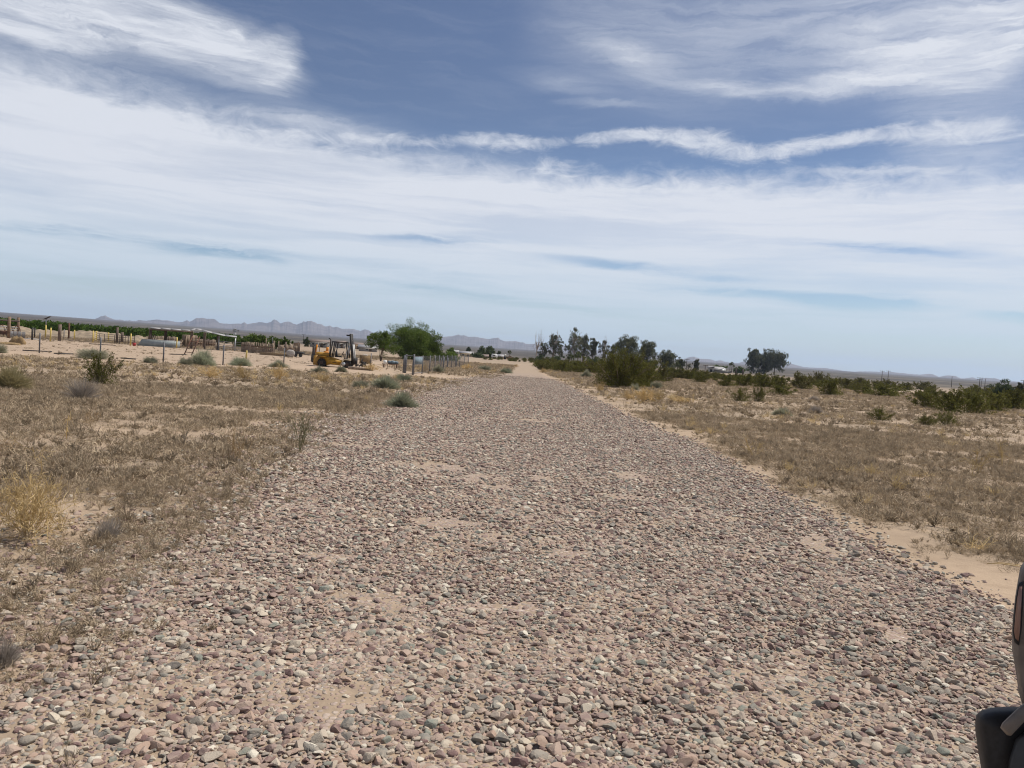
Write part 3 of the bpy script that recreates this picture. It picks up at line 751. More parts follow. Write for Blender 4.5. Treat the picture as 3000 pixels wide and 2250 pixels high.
# ================================================================== plants
def creosote_parts(i, nleaf, ls, seed=900, nst=15, wide=1.0):
    r = np.random.default_rng(seed + i)
    mb = MB(); pts = []
    for s in range(nst):
        a = r.uniform(0, 6.283); t = rad(r.uniform(6, 62)) * wide
        L = r.uniform(0.72, 1.05) / max(math.cos(t) ** 0.5, 0.7)
        d = np.array((math.cos(a) * math.sin(t), math.sin(a) * math.sin(t), math.cos(t)))
        p = [np.array((0.04 * math.cos(a), 0.04 * math.sin(a), -0.03)), d * L * 0.35, d * L * 0.7 + (0, 0, 0.03), d * L * 0.93 + (0, 0, 0.08)]
        mb.tube(p, [0.016, 0.012, 0.008, 0.004], 4, False)
        for b in range(6):
            f = r.uniform(0.4, 1.0)
            q0 = d * L * f * 0.9 + (0, 0, 0.05 * f)
            e = d + r.normal(0, 0.5, 3); e[2] = abs(e[2]) * 0.9 + 0.1; e /= np.linalg.norm(e)
            q1 = q0 + e * r.uniform(0.12, 0.3)
            mb.tube([q0, q1], [0.006, 0.003], 3, False)
            k = max(3, int(nleaf / nst / 6))
            u = r.uniform(0.15, 1.1, (k, 1))
            pts.append(q0 + (q1 - q0) * u + r.normal(0, 0.032, (k, 3)))
    nv = int(nleaf * 0.9)                                        # fill the crown: an uneven dome down to the ground
    a = r.uniform(0, 6.283, nv); ct = r.uniform(0.0, 1, nv); q = r.random(nv) ** 0.4
    st_ = np.sqrt(1 - ct * ct)
    lump = 0.72 + 0.2 * np.sin(a * 3 + seed + i * 2) * st_ + 0.16 * np.sin(a * 5 + ct * 7 + i) + r.normal(0, 0.07, nv)
    pts.append(np.stack([np.cos(a) * st_ * q * lump, np.sin(a) * st_ * q * lump, 0.04 + ct * q * (0.78 + 0.3 * (lump - 0.72))], 1))
    C = np.concatenate(pts); C = C[C[:, 2] > 0.02]
    zs = 1 / np.quantile(C[:, 2], 0.99)
    C[:, 2] *= zs
    V, Q = leaf_quads(C, ls, 0.55, r)
    st = mb.mesh('stems'); return mesh_np('foliage', V, [Q]), st
def dome_parts(i, nb, w, seed=1200, leaf=0.03):                 # saltbush: a dome of fine twigs and small leaves
    r = np.random.default_rng(seed + i)
    a = r.uniform(0, 6.283, nb); ct = r.uniform(0.02, 1.0, nb)
    t = np.arccos(ct)
    lump = 0.8 + 0.28 * np.sin(a * 2 + i) * np.sin(t * 3 + i) + r.normal(0, 0.08, nb)
    d = np.stack([np.cos(a) * np.sin(t) * 0.62, np.sin(a) * np.sin(t) * 0.62, np.cos(t)], 1) * lump[:, None]
    k = r.uniform(0.25, 0.6, (nb, 1))
    P = np.stack([d * k * 0.6, d * (k + 1) / 2 + r.normal(0, 0.03, (nb, 3)), d + r.normal(0, 0.05, (nb, 3))], 1)
    P[:, :, 2] = np.maximum(P[:, :, 2], 0.0)
    V, Q = ribbons(P, np.array([[w, w, w * 0.6]]), r)
    nl = nb * 2
    j = r.integers(0, nb, nl)
    C = d[j] * r.uniform(0.65, 1.02, (nl, 1)) + r.normal(0, 0.03, (nl, 3)); C[:, 2] = np.maximum(C[:, 2], 0.02)
    V2, Q2 = leaf_quads(C, leaf, 0.5, r)
    mb = MB()
    for s in range(9):
        aa = r.uniform(0, 6.283); tt_ = r.uniform(0.1, 1.1)
        e = np.array((math.cos(aa) * math.sin(tt_) * .5, math.sin(aa) * math.sin(tt_) * .5, math.cos(tt_) * .6))
        mb.tube([(0, 0, -0.02), e * .5, e], [0.014, 0.01, 0.006], 4, False)
    return mesh_np('foliage', np.concatenate([V, V2]), [np.concatenate([Q, Q2 + len(V)])]), mb.mesh('stems')
def spray(i, nst, depth, w, spread, seed=1500, straight=0.35):  # dry forked skeleton plant, unit height
    r = np.random.default_rng(seed + i)
    out = []
    def grow(p, d, L, lev, ww):
        q = p + d * L * 0.5 + r.normal(0, 0.03, 3) * L
        e = d + r.normal(0, straight * 0.4, 3)
        q2 = p + (d + e) / 2 * L
        q2[2] = max(q2[2], 0.01)
        out.append((p, q, q2, ww))
        if lev < depth:
            for _ in range(r.integers(2, 4)):
                f = r.normal(0, straight * 1.6, 3); nd = d + f; nd[2] += 0.12; nd /= np.linalg.norm(nd)
                grow(p + (q2 - p) * r.uniform(0.4, 1.0), nd, L * r.uniform(0.5, 0.8), lev + 1, ww * 0.8)
    for s in range(nst):
        a = r.uniform(0, 6.283); t = r.uniform(0.05, 1) * spread
        grow(np.zeros(3), np.array((math.cos(a) * math.sin(t), math.sin(a) * math.sin(t), math.cos(t))), r.uniform(0.3, 0.5), 0, w)
    P = np.array([[o[0], o[1], o[2]] for o in out]); ww = np.array([o[3] for o in out])
    P[:, :, 2] = np.maximum(P[:, :, 2], 0)
    P = P / np.array((1, 1, np.quantile(P[:, 2, 2], 0.98)))
    V, Q = ribbons(P, ww[:, None] * np.array([[1, .9, .7]]), r)
    V2, Q2 = ribbons(P, ww[:, None] * np.array([[1, .9, .7]]), np.random.default_rng(seed + i + 5))
    return mesh_np('stems', np.concatenate([V, V2]), [np.concatenate([Q, Q2 + len(V)])])
CRE_N = [creosote_parts(i, 2600, 0.05) for i in range(3)]
CRE_F = [creosote_parts(i, 1500, 0.085, 950, 13, 1.15) for i in range(5)]
DOME = [dome_parts(i, 1500, 0.011) for i in range(4)]
BIGCRE = creosote_parts(0, 9000, 0.04, 990, 34, 1.0)
def put_plant(name, label, px, py, hpx, wpx, parts, mat, group=None, cat='bush', dist=None, rz=None, depth=1.0):
    x, y = G(px, py) if dist is None else at(px, dist)
    d = math.hypot(x, y)
    h = hpx * d / F_PX; w = wpx * d / F_PX
    e = empty(name, label, cat, (x, y, float(ground_z(np.array([x]), np.array([y]))[0]) - 0.02), rz if rz is not None else random.uniform(0, 6.28), group)
    ww = parts[0]['ww'] if 'ww' in parts[0] else None
    if ww is None:
        co = np.empty(len(parts[0].vertices) * 3, np.float32); parts[0].vertices.foreach_get('co', co)
        co = co.reshape(-1, 3)
        ww = float(np.quantile(np.hypot(co[:, 0], co[:, 1]), 0.97) * 2); parts[0]['ww'] = ww
    e.scale = (w / ww, w / ww * depth, h)
    link_mesh('foliage', parts[0] if not parts[0].materials or parts[0].materials[0] == mat else (parts[0].copy()), None, e)
    f = e.children[0]
    if not f.data.materials: f.data.materials.append(mat)
    elif f.data.materials[0] != mat: f.data.materials[0] = mat
    link_mesh('stems', parts[1], M['stem'], e)
    return e
def put_spray(name, label, px, py, hpx, wpx, me, mat, group=None, cat='dry plant'):
    x, y = G(px, py); d = math.hypot(x, y)
    h = hpx * d / F_PX; w = wpx * d / F_PX
    co = np.empty(len(me.vertices) * 3, np.float32); me.vertices.foreach_get('co', co); co = co.reshape(-1, 3)
    ww = float(np.quantile(np.hypot(co[:, 0], co[:, 1]), 0.96) * 2)
    o = link_mesh(name, me, mat, None, (x, y, float(ground_z(np.array([x]), np.array([y]))[0]) - 0.01))
    o.scale = (w / ww, w / ww, h)
    o.rotation_euler = (0, 0, random.uniform(0, 6))
    return tag(o, label, cat, group)
CM = M['creosote']; CF = M['creosote_far']; SA = M['salt']; SG = M['saltgreen']
GC = 'creosote bushes on the flats'
C1 = 'creosote bush'
for (lb, px, py, h, w, k, mt, n) in [
    ('lone dark green creosote bush standing in dry grass at the left', 288, 1129, 82, 90, 'N', CM, 0),
    ('small round creosote bush alone on the dry flat right of the gravel road', 2579, 1231, 34, 64, 'N', CM, 1),
    ('low ragged dark green bush with a split crown nearest the right road verge', 2170, 1176, 38, 70, 'N', CM, 2),
    ('upright clump joined to the right of the ragged split bush', 2222, 1177, 42, 50, 'N', CM, 0),
    ('low sparse bush beside a rounder bush in front of the big right thicket', 2712, 1245, 32, 62, 'N', CM, 1),
    ('rounded bush in front of the big thicket at the far right', 2775, 1248, 44, 68, 'N', CM, 2),
    ('brown based dark bush at the foot of the long hedge of creosote', 2283, 1157, 27, 80, 'F', CM, 0),
    ('two toned bush with bare brown twigs, right of the long hedge', 2350, 1140, 44, 76, 'F', CF, 1),
    ('bushy upright creosote with pale twigs on its right side', 2434, 1159, 49, 66, 'F', CM, 2),
    ('flat topped bush behind the upright one, right of the road', 2482, 1140, 28, 80, 'F', CF, 3),
    ('long low dark bush left of the bare gap on the right flat', 2535, 1156, 24, 64, 'F', CM, 4),
    ('broad dark bush with sharp right end beside the bare gap', 2590, 1161, 32, 100, 'F', CM, 0),
    ('bush at the left front of the big right thicket', 2722, 1196, 50, 88, 'F', CM, 1),
    ('tallest bush in the front of the big right thicket', 2786, 1208, 68, 92, 'F', CM, 2),
    ('narrow bush with dark foot at the front of the big right thicket', 2858, 1212, 66, 84, 'F', CM, 3),
    ('bush right of the narrow one in the big right thicket', 2910, 1206, 58, 84, 'F', CM, 4),
    ('bush in the big right thicket close to the picture edge', 2966, 1200, 56, 80, 'F', CM, 0),
    ('bush of the right thicket cut by the picture edge', 3030, 1198, 58, 90, 'F', CM, 1),
    ('dark bush at the front right of the tall green shrub by the road', 1940, 1118, 42, 66, 'F', CF, 2),
    ('dense dark bush with clean right end past the tall green shrub', 2050, 1121, 30, 52, 'F', CM, 3),
    ('bush at the left end of the long hedge of creosote', 2128, 1132, 34, 66, 'F', CM, 4),
    ('second bush of the long creosote hedge from its left end', 2178, 1133, 36, 70, 'F', CM, 1),
    ('third bush of the long creosote hedge, under the big eucalyptus', 2232, 1136, 38, 74, 'F', CM, 0),
    ('bush at the right end of the long hedge of creosote', 2282, 1138, 36, 66, 'F', CM, 2),
    ('brownish twiggy bush behind the two toned one on the right flat', 2400, 1124, 32, 44, 'F', CF, 3),
    ('low dark bush right behind the dense one at the right of the tall green shrub', 1978, 1108, 28, 56, 'F', CM, 0),
    ('middle bush of three filling the gap left of the clean ended dense bush', 2002, 1110, 27, 54, 'F', CF, 2),
    ('bush just left of the dense bush with the clean right end', 2024, 1112, 28, 50, 'F', CM, 4),
    ('first low dark bush along the right side of the sandy track', 1578, 1070, 13, 34, 'F', CM, 4),
    ('second dark bush along the right side of the sandy track', 1608, 1080, 24, 48, 'F', CM, 1),
    ('broad dark bush right of the sandy track where the gravel ends', 1646, 1090, 32, 62, 'F', CM, 2),
    ('dark bush just left of the tall green shrub by the road', 1692, 1092, 32, 62, 'F', CM, 3),
    ('dark bush touching the left edge of the tall green shrub', 1730, 1094, 34, 50, 'F', CF, 0)]:
    put_plant('creosote_bush', lb, px, py, h * (0.88 if px > 2700 else 1.0), w * 1.12, (CRE_N if k == 'N' else CRE_F)[n], mt, GC)
put_plant('large_shrub', 'tall broad green shrub with bare grey twigs at its foot right of the road', 1815, 1135, 106, 205, BIGCRE, M['creosote'], None, 'bush', depth=0.7)
put_plant('large_shrub', 'shorter right shoulder of green shrub beside the tallest one by the road', 1885, 1133, 78, 120, creosote_parts(3, 5000, 0.05, 990, 24), M['creosote'], None, 'bush')
# bushes that nothing tells apart: fill the dark belts on the flats
r = np.random.default_rng(5)
def belt(n, x0, x1, y0, y1, h0, h1, label, group, gate=None):
    first = None
    c = 0
    while c < n:
        px, py = r.uniform(x0, x1), 0
        py = hz(px) + r.uniform(y0, y1)
        x, y = G(px, py)
        if gate is not None and not gate(px, py): continue
        d = math.hypot(x, y); h = r.uniform(h0, h1) * d / F_PX
        h = min(max(h, 0.7), 2.4); c += 1
        if first is None or True:
            v = CRE_F[r.integers(0, 5)]
            e = empty('creosote_bush', label, 'bush', (x, y, -0.03), r.uniform(0, 6.28), group)
            s = h * r.uniform(0.9, 1.5)
            e.scale = (s, s, h)
            link_mesh('foliage', v[0], None, e); link_mesh('stems', v[1], None, e)
belt(84, 1960, 3060, 18, 38, 12, 22, 'dark creosote bush in the belt across the right flats below the far hills', 'dark belt of creosote on the right', lambda px, py: not (2480 < px < 2700 and py > 1150) )
belt(24, 2690, 3060, 34, 56, 14, 22, 'dark creosote bush packed in the back of the big right thicket', 'back of the right thicket')
belt(44, 1420, 1570, 10, 19, 5, 9, 'low dark bush in the row beyond the end of the sandy track', 'low bushes beyond the track')
belt(46, 1850, 2220, 24, 36, 10, 18, 'low creosote bush behind the dense bush, before the white barn', 'creosote before the barn')
belt(64, 1562, 1800, 20, 38, 14, 22, 'dark bush in the belt between the sandy track and the tall green shrub', 'belt beside the sandy track')
# grey green saltbushes and pale shrubs
GS = 'grey green saltbushes'
for i, (lb, px, py, h, w, mt) in enumerate([
    ('bright grey green rounded bush beside the left edge of the gravel', 1177, 1192, 48, 100, SG),
    ('wide grey green bush before the chain link gate', 1130, 1138, 42, 84, SG),
    ('pale thin bush left of the wide grey green one', 1056, 1136, 24, 56, SA),
    ('dark grey green bush at the foot of the gate posts', 1184, 1118, 24, 56, SG),
    ('large grey green mound of saltbush against the chain link fence', 592, 1071, 46, 74, SG),
    ('tan lower bush leaning on the left of the large saltbush mound', 545, 1070, 24, 52, SA),
    ('grey round saltbush left at the fence, above the lone creosote', 272, 1051, 30, 78, SA),
    ('small saltbush by the fence right of the large mound', 704, 1071, 26, 66, SG),
    ('grey saltbush under the fence post left of the yellow forklift', 816, 1076, 22, 56, SA),
    ('tan green bush in front of the rear wheel of the forklift', 935, 1094, 24, 52, SA),
    ('grey sparse bush in front of the forklift front wheel', 1000, 1090, 20, 44, SA),
    ('pale round tuft bush by the fence left of the large mound', 440, 1063, 18, 44, SA),
    ('half bush cut by the left picture edge at the fence', -4, 1034, 26, 44, SA),
    ('tan round bush leaning on the roadside fence', 1284, 1091, 26, 36, SA),
    ('grey bush beyond the end of the roadside fence', 1420, 1085, 17, 36, SA),
    ('dark green rounded bush left of the sandy track', 1483, 1093, 17, 42, SG),
    ('pale grey round bush in front of the dark bushes right of the track', 1718, 1105, 24, 38, SA),
    ('tan bush at the foot of the tall green shrub', 1859, 1142, 20, 36, SA),
    ('grey tan bush under the right end of the tall green shrub', 1922, 1139, 25, 34, SA),
    ('grey twiggy mound on the dry flat below the ragged split bush', 2390, 1212, 24, 44, M['greytwig']),
    ('pale grey low mound right of the road in dead grass', 2290, 1218, 24, 60, SA),
    ('tiny grey bush on the right flat beyond the twiggy mound', 2385, 1174, 14, 30, M['greytwig'])]):
    put_plant('saltbush', lb, px, py, h, w, DOME[i % 4], mt, GS)
put_plant('pale_shrub', 'pale olive shrub at the left picture edge above the dead grass', 30, 1137, 58, 100, dome_parts(7, 2600, 0.009, leaf=0.02), M['paleolive'], None, 'shrub')
put_plant('twig_shrub', 'airy bare grey shrub in front of the lone creosote', 240, 1168, 70, 92, dome_parts(8, 900, 0.007, leaf=0.008), M['greytwig'], None, 'shrub')
put_plant('twig_shrub', 'small grey twig bush near the left gravel edge', 313, 1580, 66, 84, dome_parts(9, 900, 0.010, leaf=0.015), M['greytwig'], None, 'shrub')
put_plant('twig_shrub', 'grey tuft cut by the left edge near the bottom of the picture', 8, 1952, 90, 90, dome_parts(10, 1100, 0.010, leaf=0.014), M['greytwig'], None, 'shrub')
ST, TA, WI = M['straw'], M['tan'], M['wiry']
put_spray('tumbleweed', 'large straw yellow tumbleweed at the left edge in the foreground', 78, 1577, 168, 270, spray(0, 30, 4, 0.011, 1.35, 1500, 0.55), ST)
put_spray('dry_weed', 'tan forked dry weed with a flat ring of broken straw around its foot', 690, 1352, 100, 120, spray(1, 8, 3, 0.011, 0.7), TA)
put_spray('green_weed', 'thin wiry green weed fanning upward at the left gravel edge', 879, 1331, 125, 125, spray(2, 14, 3, 0.0075, 0.6, 1500, 0.22), WI)
put_spray('dry_weed', 'single pale forked stick weed in the left dead grass', 195, 1286, 72, 46, spray(3, 1, 3, 0.035, 0.15, 1500, 0.5), ST)
put_spray('dry_weed', 'small dark forked twig weed left of the straw ringed weed', 537, 1306, 46, 36, spray(4, 2, 3, 0.03, 0.5), M['stem'])
put_spray('dry_weed', 'reddish tan dry weed standing in the left grass above the stick weed', 268, 1266, 60, 44, spray(5, 4, 3, 0.022, 0.6), TA)
put_spray('dry_weed', 'pale straw skeleton weed on the right flat, left of two', 2852, 1398, 78, 105, spray(6, 4, 3, 0.016, 0.8, 1500, 0.5), ST)
put_spray('dry_weed', 'pale straw skeleton weed near the right picture edge', 2936, 1366, 74, 78, spray(7, 3, 3, 0.018, 0.7, 1500, 0.5), ST)
put_spray('dry_weed', 'yellowish sprawling weed on the sandy right verge', 2212, 1338, 62, 84, spray(8, 6, 3, 0.014, 1.0), ST)
put_spray('dry_weed', 'sprawling tan weed cut by the left edge above the tumbleweed', 15, 1330, 60, 90, spray(9, 6, 3, 0.014, 1.2), TA)
GY = 'golden dry grass clumps'
for i, (lb, px, py, h, w) in enumerate([
    ('golden grass clump below the large saltbush mound', 614, 1106, 32, 74), ('golden grass clump below the small saltbush by the fence', 712, 1114, 42, 70),
    ('golden grass clump below the saltbush left of the forklift', 816, 1116, 46, 66), ('low golden clump in front of the forklift', 948, 1122, 30, 72),
    ('large bright golden grass clump beside the road under the tall green shrub', 1880, 1180, 46, 96), ('golden clump joined to the right of the largest one', 1925, 1178, 36, 60),
    ('low wide orange tan clump right of the large golden one', 1995, 1182, 22, 90), ('small golden clump at the left foot of the tall green shrub', 1756, 1147, 30, 40),
    ('golden clump on the right verge where the gravel ends', 1590, 1092, 14, 36), ('golden tan clump at the left of the large golden one', 1838, 1172, 30, 50),
    ('golden grass in front of the debris by the gate', 1090, 1086, 22, 60), ('golden bush growing through the roadside fence', 1245, 1090, 30, 34),
    ('orange tan bush at the far end of the roadside fence', 1366, 1084, 20, 40), ('golden clump on the left of the sandy track', 1512, 1076, 10, 20)]):
    put_spray('golden_grass', lb, px, py, h, w, spray(30 + i, 26, 3, 0.018, 1.15, 1500, 0.4), ST, GY, 'grass clump')

# ================================================================== trees
def tree_meshes(seed, h, w, t0, nl, leaf, nleaf, droop=0.4, trunk_r=None, rc=0.12, base_spread=0.0, bare=0, shape=1.0, low=0.0, aspect=0.4, fill=0.25):
    r = np.random.default_rng(seed)
    mb = MB(); ends = []
    tr = trunk_r or h * 0.022
    lean = r.normal(0, 0.03, 2) * h
    nt_ = 1 if base_spread == 0 else max(2, nl // 3)
    trunks = []
    for k in range(nt_):
        a = r.uniform(0, 6.283); o = np.array((math.cos(a), math.sin(a), 0)) * base_spread * w
        top = np.array((lean[0], lean[1], h * 0.72)) + o * 2.2
        pts = np.array([o * 0.3, o * 0.6 + (0, 0, h * .2), (o + top) / 2 * (1, 1, 0) + (0, 0, h * .45), top]) + np.concatenate([np.zeros((1, 3)), r.normal(0, 0.012 * h, (3, 3))])
        mb.tube(pts, np.array([1, .8, .55, .25]) * tr / nt_ ** 0.4, 6)
        trunks.append(pts)
    for l in range(nl):
        T_ = trunks[l % nt_]
        f = r.uniform(t0, 1.0)
        z = f * h * 0.72
        p0 = np.array([np.interp(z, T_[:, 2], T_[:, c]) for c in range(2)] + [z])
        a = l * 2.4 + r.uniform(-.5, .5)
        zz = r.uniform(0, 1) ** 0.8
        rad_max = 0.5 * w * math.sqrt(max(0.05, 1 - abs(2 * zz - 0.85) ** 2.2 * 0.8)) * shape
        q = r.uniform(0.45, 1.0) * rad_max
        e = np.array((math.cos(a) * q, math.sin(a) * q, h * (t0 * 0.75 - low) + (h * 0.95 - h * (t0 * 0.75 - low)) * zz))
        mid = (p0 + e) / 2 + np.array((0, 0, 0.06 * h)) + r.normal(0, 0.02 * h, 3)
        mb.tube([p0, mid, e], np.array([.4, .24, .08]) * tr, 4, False)
        for b in range(3):
            e2 = e + r.normal(0, 1, 3) * np.array((1, 1, 0.8)) * w * rc * 1.1
            mb.tube([mid * .3 + e * .7, e2], np.array([.12, .04]) * tr, 3, False)
            ends.append(e2)
        ends.append(e)
    for b in range(bare):                                        # dead bare tops
        a = r.uniform(0, 6.283); q = r.uniform(0.1, 0.5) * w
        p0 = np.array((lean[0], lean[1], h * r.uniform(.3, .6)))
        e = np.array((math.cos(a) * q, math.sin(a) * q, h * r.uniform(0.9, 1.22)))
        m_ = (p0 + e) / 2 + np.array((math.cos(a), math.sin(a), 0)) * q * .25
        mb.tube([p0, m_, e], np.array([.35, .2, .07]) * tr, 4, False)
        for c in range(4):
            s0 = m_ + (e - m_) * r.uniform(0, .9)
            mb.tube([s0, s0 + r.normal(0, .05, 3) * h + (0, 0, .05 * h)], np.array([.12, .04]) * tr, 3, False)
    ends = np.array(ends)
    if not nleaf: return mb.mesh('trunk'), None
    j = r.integers(0, len(ends), nleaf)
    g = r.normal(0, 1, (nleaf, 3)); g /= np.linalg.norm(g, axis=1)[:, None]
    g *= (r.random((nleaf, 1)) ** 0.45) * w * rc * np.array((1, 1, 0.8))
    C = ends[j] * 1.0 + g
    if droop: C[:, 2] -= np.abs(r.normal(0, droop * 0.05 * h, nleaf))
    if fill:                                                     # leaves through the body of the crown, clumped
        nf = int(nleaf * fill)
        zb = t0 * 0.75 - low + 0.06
        a = r.uniform(0, 6.283, nf); ct = r.uniform(-1, 1, nf); q = r.random(nf) ** 0.38; s_ = np.sqrt(1 - ct * ct)
        lump = 0.8 + 0.16 * np.sin(a * 3 + seed) * s_ + 0.14 * np.sin(a * 5 + ct * 6 + seed * 2)
        zc_, hh_ = h * (zb + 1) / 2, h * (1 - zb) / 2
        C = np.concatenate([C, np.stack([np.cos(a) * s_ * q * lump * w / 2, np.sin(a) * s_ * q * lump * w / 2, zc_ + ct * q * lump * hh_], 1)])
    C[:, 2] = np.maximum(C[:, 2], 0.02 * h)
    k_ = np.array((1, 1, h / np.quantile(C[:, 2], 0.998) if not bare else 1.0)); k_[:2] = w / 2 / np.quantile(np.abs(C[:, 0]), 0.985)
    C = C * k_
    for v_ in mb.v: v_ *= k_
    V, Q = leaf_quads(C, leaf, aspect, r, droop)
    return mb.mesh('trunk'), (mesh_np('crown', V, [Q]) if nleaf else None)
def put_tree(name, label, px, dist, top, wpx, seed, leaf, nleaf, mat, t0=0.3, nl=14, group=None, cat='tree', bark='bark', **kw):
    x, y = at(px, dist)
    h = zat(px, top, dist); w = wpx * dist / F_PX
    tm, cm = tree_meshes(seed, h, w, t0, nl, leaf, nleaf, **kw)
    e = empty(name, label, cat, (x, y, 0), 0, group)
    link_mesh('trunk', tm, M[bark], e)
    if cm: link_mesh('crown', cm, mat, e)
    return e
put_tree('mesquite_tree', 'broad bright green mesquite tree behind the roadside fence', 1208, 132, 938, 146, 1, 0.28, 21000, M['mesquite'], 0.25, 60, droop=0.35, rc=0.11, low=0.12, aspect=0.28)
put_tree('mesquite_tree', 'right low hanging half of the green mesquite, sweeping toward the road', 1250, 134, 969, 96, 2, 0.28, 12000, M['mesquite'], 0.18, 36, droop=0.6, rc=0.13, low=0.1, aspect=0.28)
put_tree('mesquite_tree', 'smaller open mesquite with forked dark trunks left of the broad one', 1118, 104, 970, 88, 3, 0.26, 3000, M['mesquite'], 0.45, 20, droop=0.1, rc=0.10, base_spread=0.06, aspect=0.35, trunk_r=0.13)
EU, EL_ = M['euc'], M['euclight']
GE = 'row of eucalyptus trees beyond the flats'
put_tree('bare_tree', 'tall dead leafless tree at the left end of the eucalyptus row', 1571, 400, 980, 44, 11, 0.5, 0, EU, 0.3, 9, GE, bark='palebark', bare=9, trunk_r=0.34)
put_tree('eucalyptus_tree', 'short thin crowned eucalyptus beside the dead leafless tree', 1589, 405, 1003, 26, 12, 0.8, 900, EU, 0.2, 12, GE, bark='palebark', rc=.14)
put_tree('eucalyptus_tree', 'fan shaped eucalyptus with bare dead tips above its crown', 1620, 410, 979, 46, 13, 0.75, 2100, EU, 0.35, 22, GE, bark='palebark', bare=7, base_spread=0.05, rc=.10, trunk_r=.4)
put_tree('eucalyptus_tree', 'thin low eucalyptus between the fan shaped one and the tallest one', 1640, 430, 1010, 24, 14, 0.75, 600, EU, 0.2, 10, GE, rc=.13)
put_tree('eucalyptus_tree', 'tallest eucalyptus of the row with separate upright limbs', 1680, 400, 960, 50, 15, 0.75, 2300, EU, 0.22, 20, GE, bark='palebark', base_spread=0.05, rc=.10, trunk_r=.4)
put_tree('eucalyptus_tree', 'loose eucalyptus just right of the tallest one', 1708, 410, 980, 44, 16, 0.75, 2200, EU, 0.2, 20, GE, base_spread=0.04, rc=.11)
put_tree('eucalyptus_tree', 'dark narrow eucalyptus left of the greyish sparse one', 1737, 415, 991, 30, 17, 0.8, 2000, EU, 0.15, 18, GE, rc=.15)
put_tree('eucalyptus_tree', 'greyish sparse eucalyptus with thin top', 1768, 420, 995, 34, 18, 0.7, 1100, EL_, 0.2, 18, GE, bark='palebark', bare=5, rc=.11)
put_tree('eucalyptus_tree', 'low dark tree filling the gap left of the widest eucalyptus', 1794, 425, 1008, 30, 19, 0.8, 1200, EU, 0.1, 14, GE, rc=.14)
put_tree('eucalyptus_tree', 'widest dark eucalyptus rising behind the tall green shrub', 1834, 400, 983, 76, 20, 0.85, 5200, EU, 0.25, 30, GE, rc=.12)
put_tree('eucalyptus_tree', 'dark eucalyptus with rounded right side joined to the widest one', 1892, 405, 998, 60, 21, 0.85, 4300, EU, 0.15, 28, GE, rc=.13)
put_tree('eucalyptus_tree', 'medium eucalyptus standing right of the row across a gap', 1953, 410, 1026, 62, 22, 0.85, 3600, EU, 0.1, 24, GE, rc=.14)
put_tree('eucalyptus_tree', 'small dark tree touching the medium eucalyptus on its right', 1993, 415, 1047, 28, 23, 0.8, 1500, EU, 0.1, 14, GE, rc=.16)
put_tree('bare_tree', 'small bare grey tree left of the little lone dark tree', 2018, 400, 1064, 18, 24, 0.6, 160, EL_, 0.2, 10, GE, bark='palebark', bare=3)
put_tree('eucalyptus_tree', 'little lone dark tree left of the white barn', 2040, 400, 1053, 22, 25, 0.75, 1300, EU, 0.15, 14, GE, rc=.16)
GB = 'three trunked eucalyptus group'
put_tree('eucalyptus_tree', 'left tree of the big isolated eucalyptus group', 2207, 640, 1022, 50, 31, 1.3, 3600, EU, 0.2, 26, GB, droop=.6, rc=.14, low=.05, trunk_r=.5)
put_tree('eucalyptus_tree', 'middle tree of the big isolated eucalyptus group', 2236, 650, 1022, 50, 32, 1.3, 3600, EU, 0.2, 26, GB, droop=.6, rc=.14, low=.05, trunk_r=.5)
put_tree('eucalyptus_tree', 'right drooping tree of the big isolated eucalyptus group', 2268, 640, 1026, 62, 33, 1.3, 3600, EU, 0.3, 28, GB, droop=.8, rc=.13, trunk_r=.5)
SH = M['shrub']
for (lb, px, dist, top, w, s, nlf) in [
    ('dark rounded tree behind the plank fence, leftmost of the corral trees', 708, 150, 986, 40, 41, 1500), ('tallest rounded dark tree behind the pipe gate of the corral', 742, 152, 979, 50, 42, 2200),
    ('rounded dark tree right of the tallest corral tree', 771, 150, 982, 42, 43, 1700), ('rounded tree behind the tall corral posts', 806, 155, 986, 36, 44, 1400), ('rounded tree at the right end of the corral trees', 838, 155, 988, 34, 45, 1400)]:
    put_tree('mesquite_tree', lb, px, dist, top, w, s, 0.4, nlf, M['mesquite'], 0.08, 18, 'round trees behind the corral', rc=.16, low=.05)
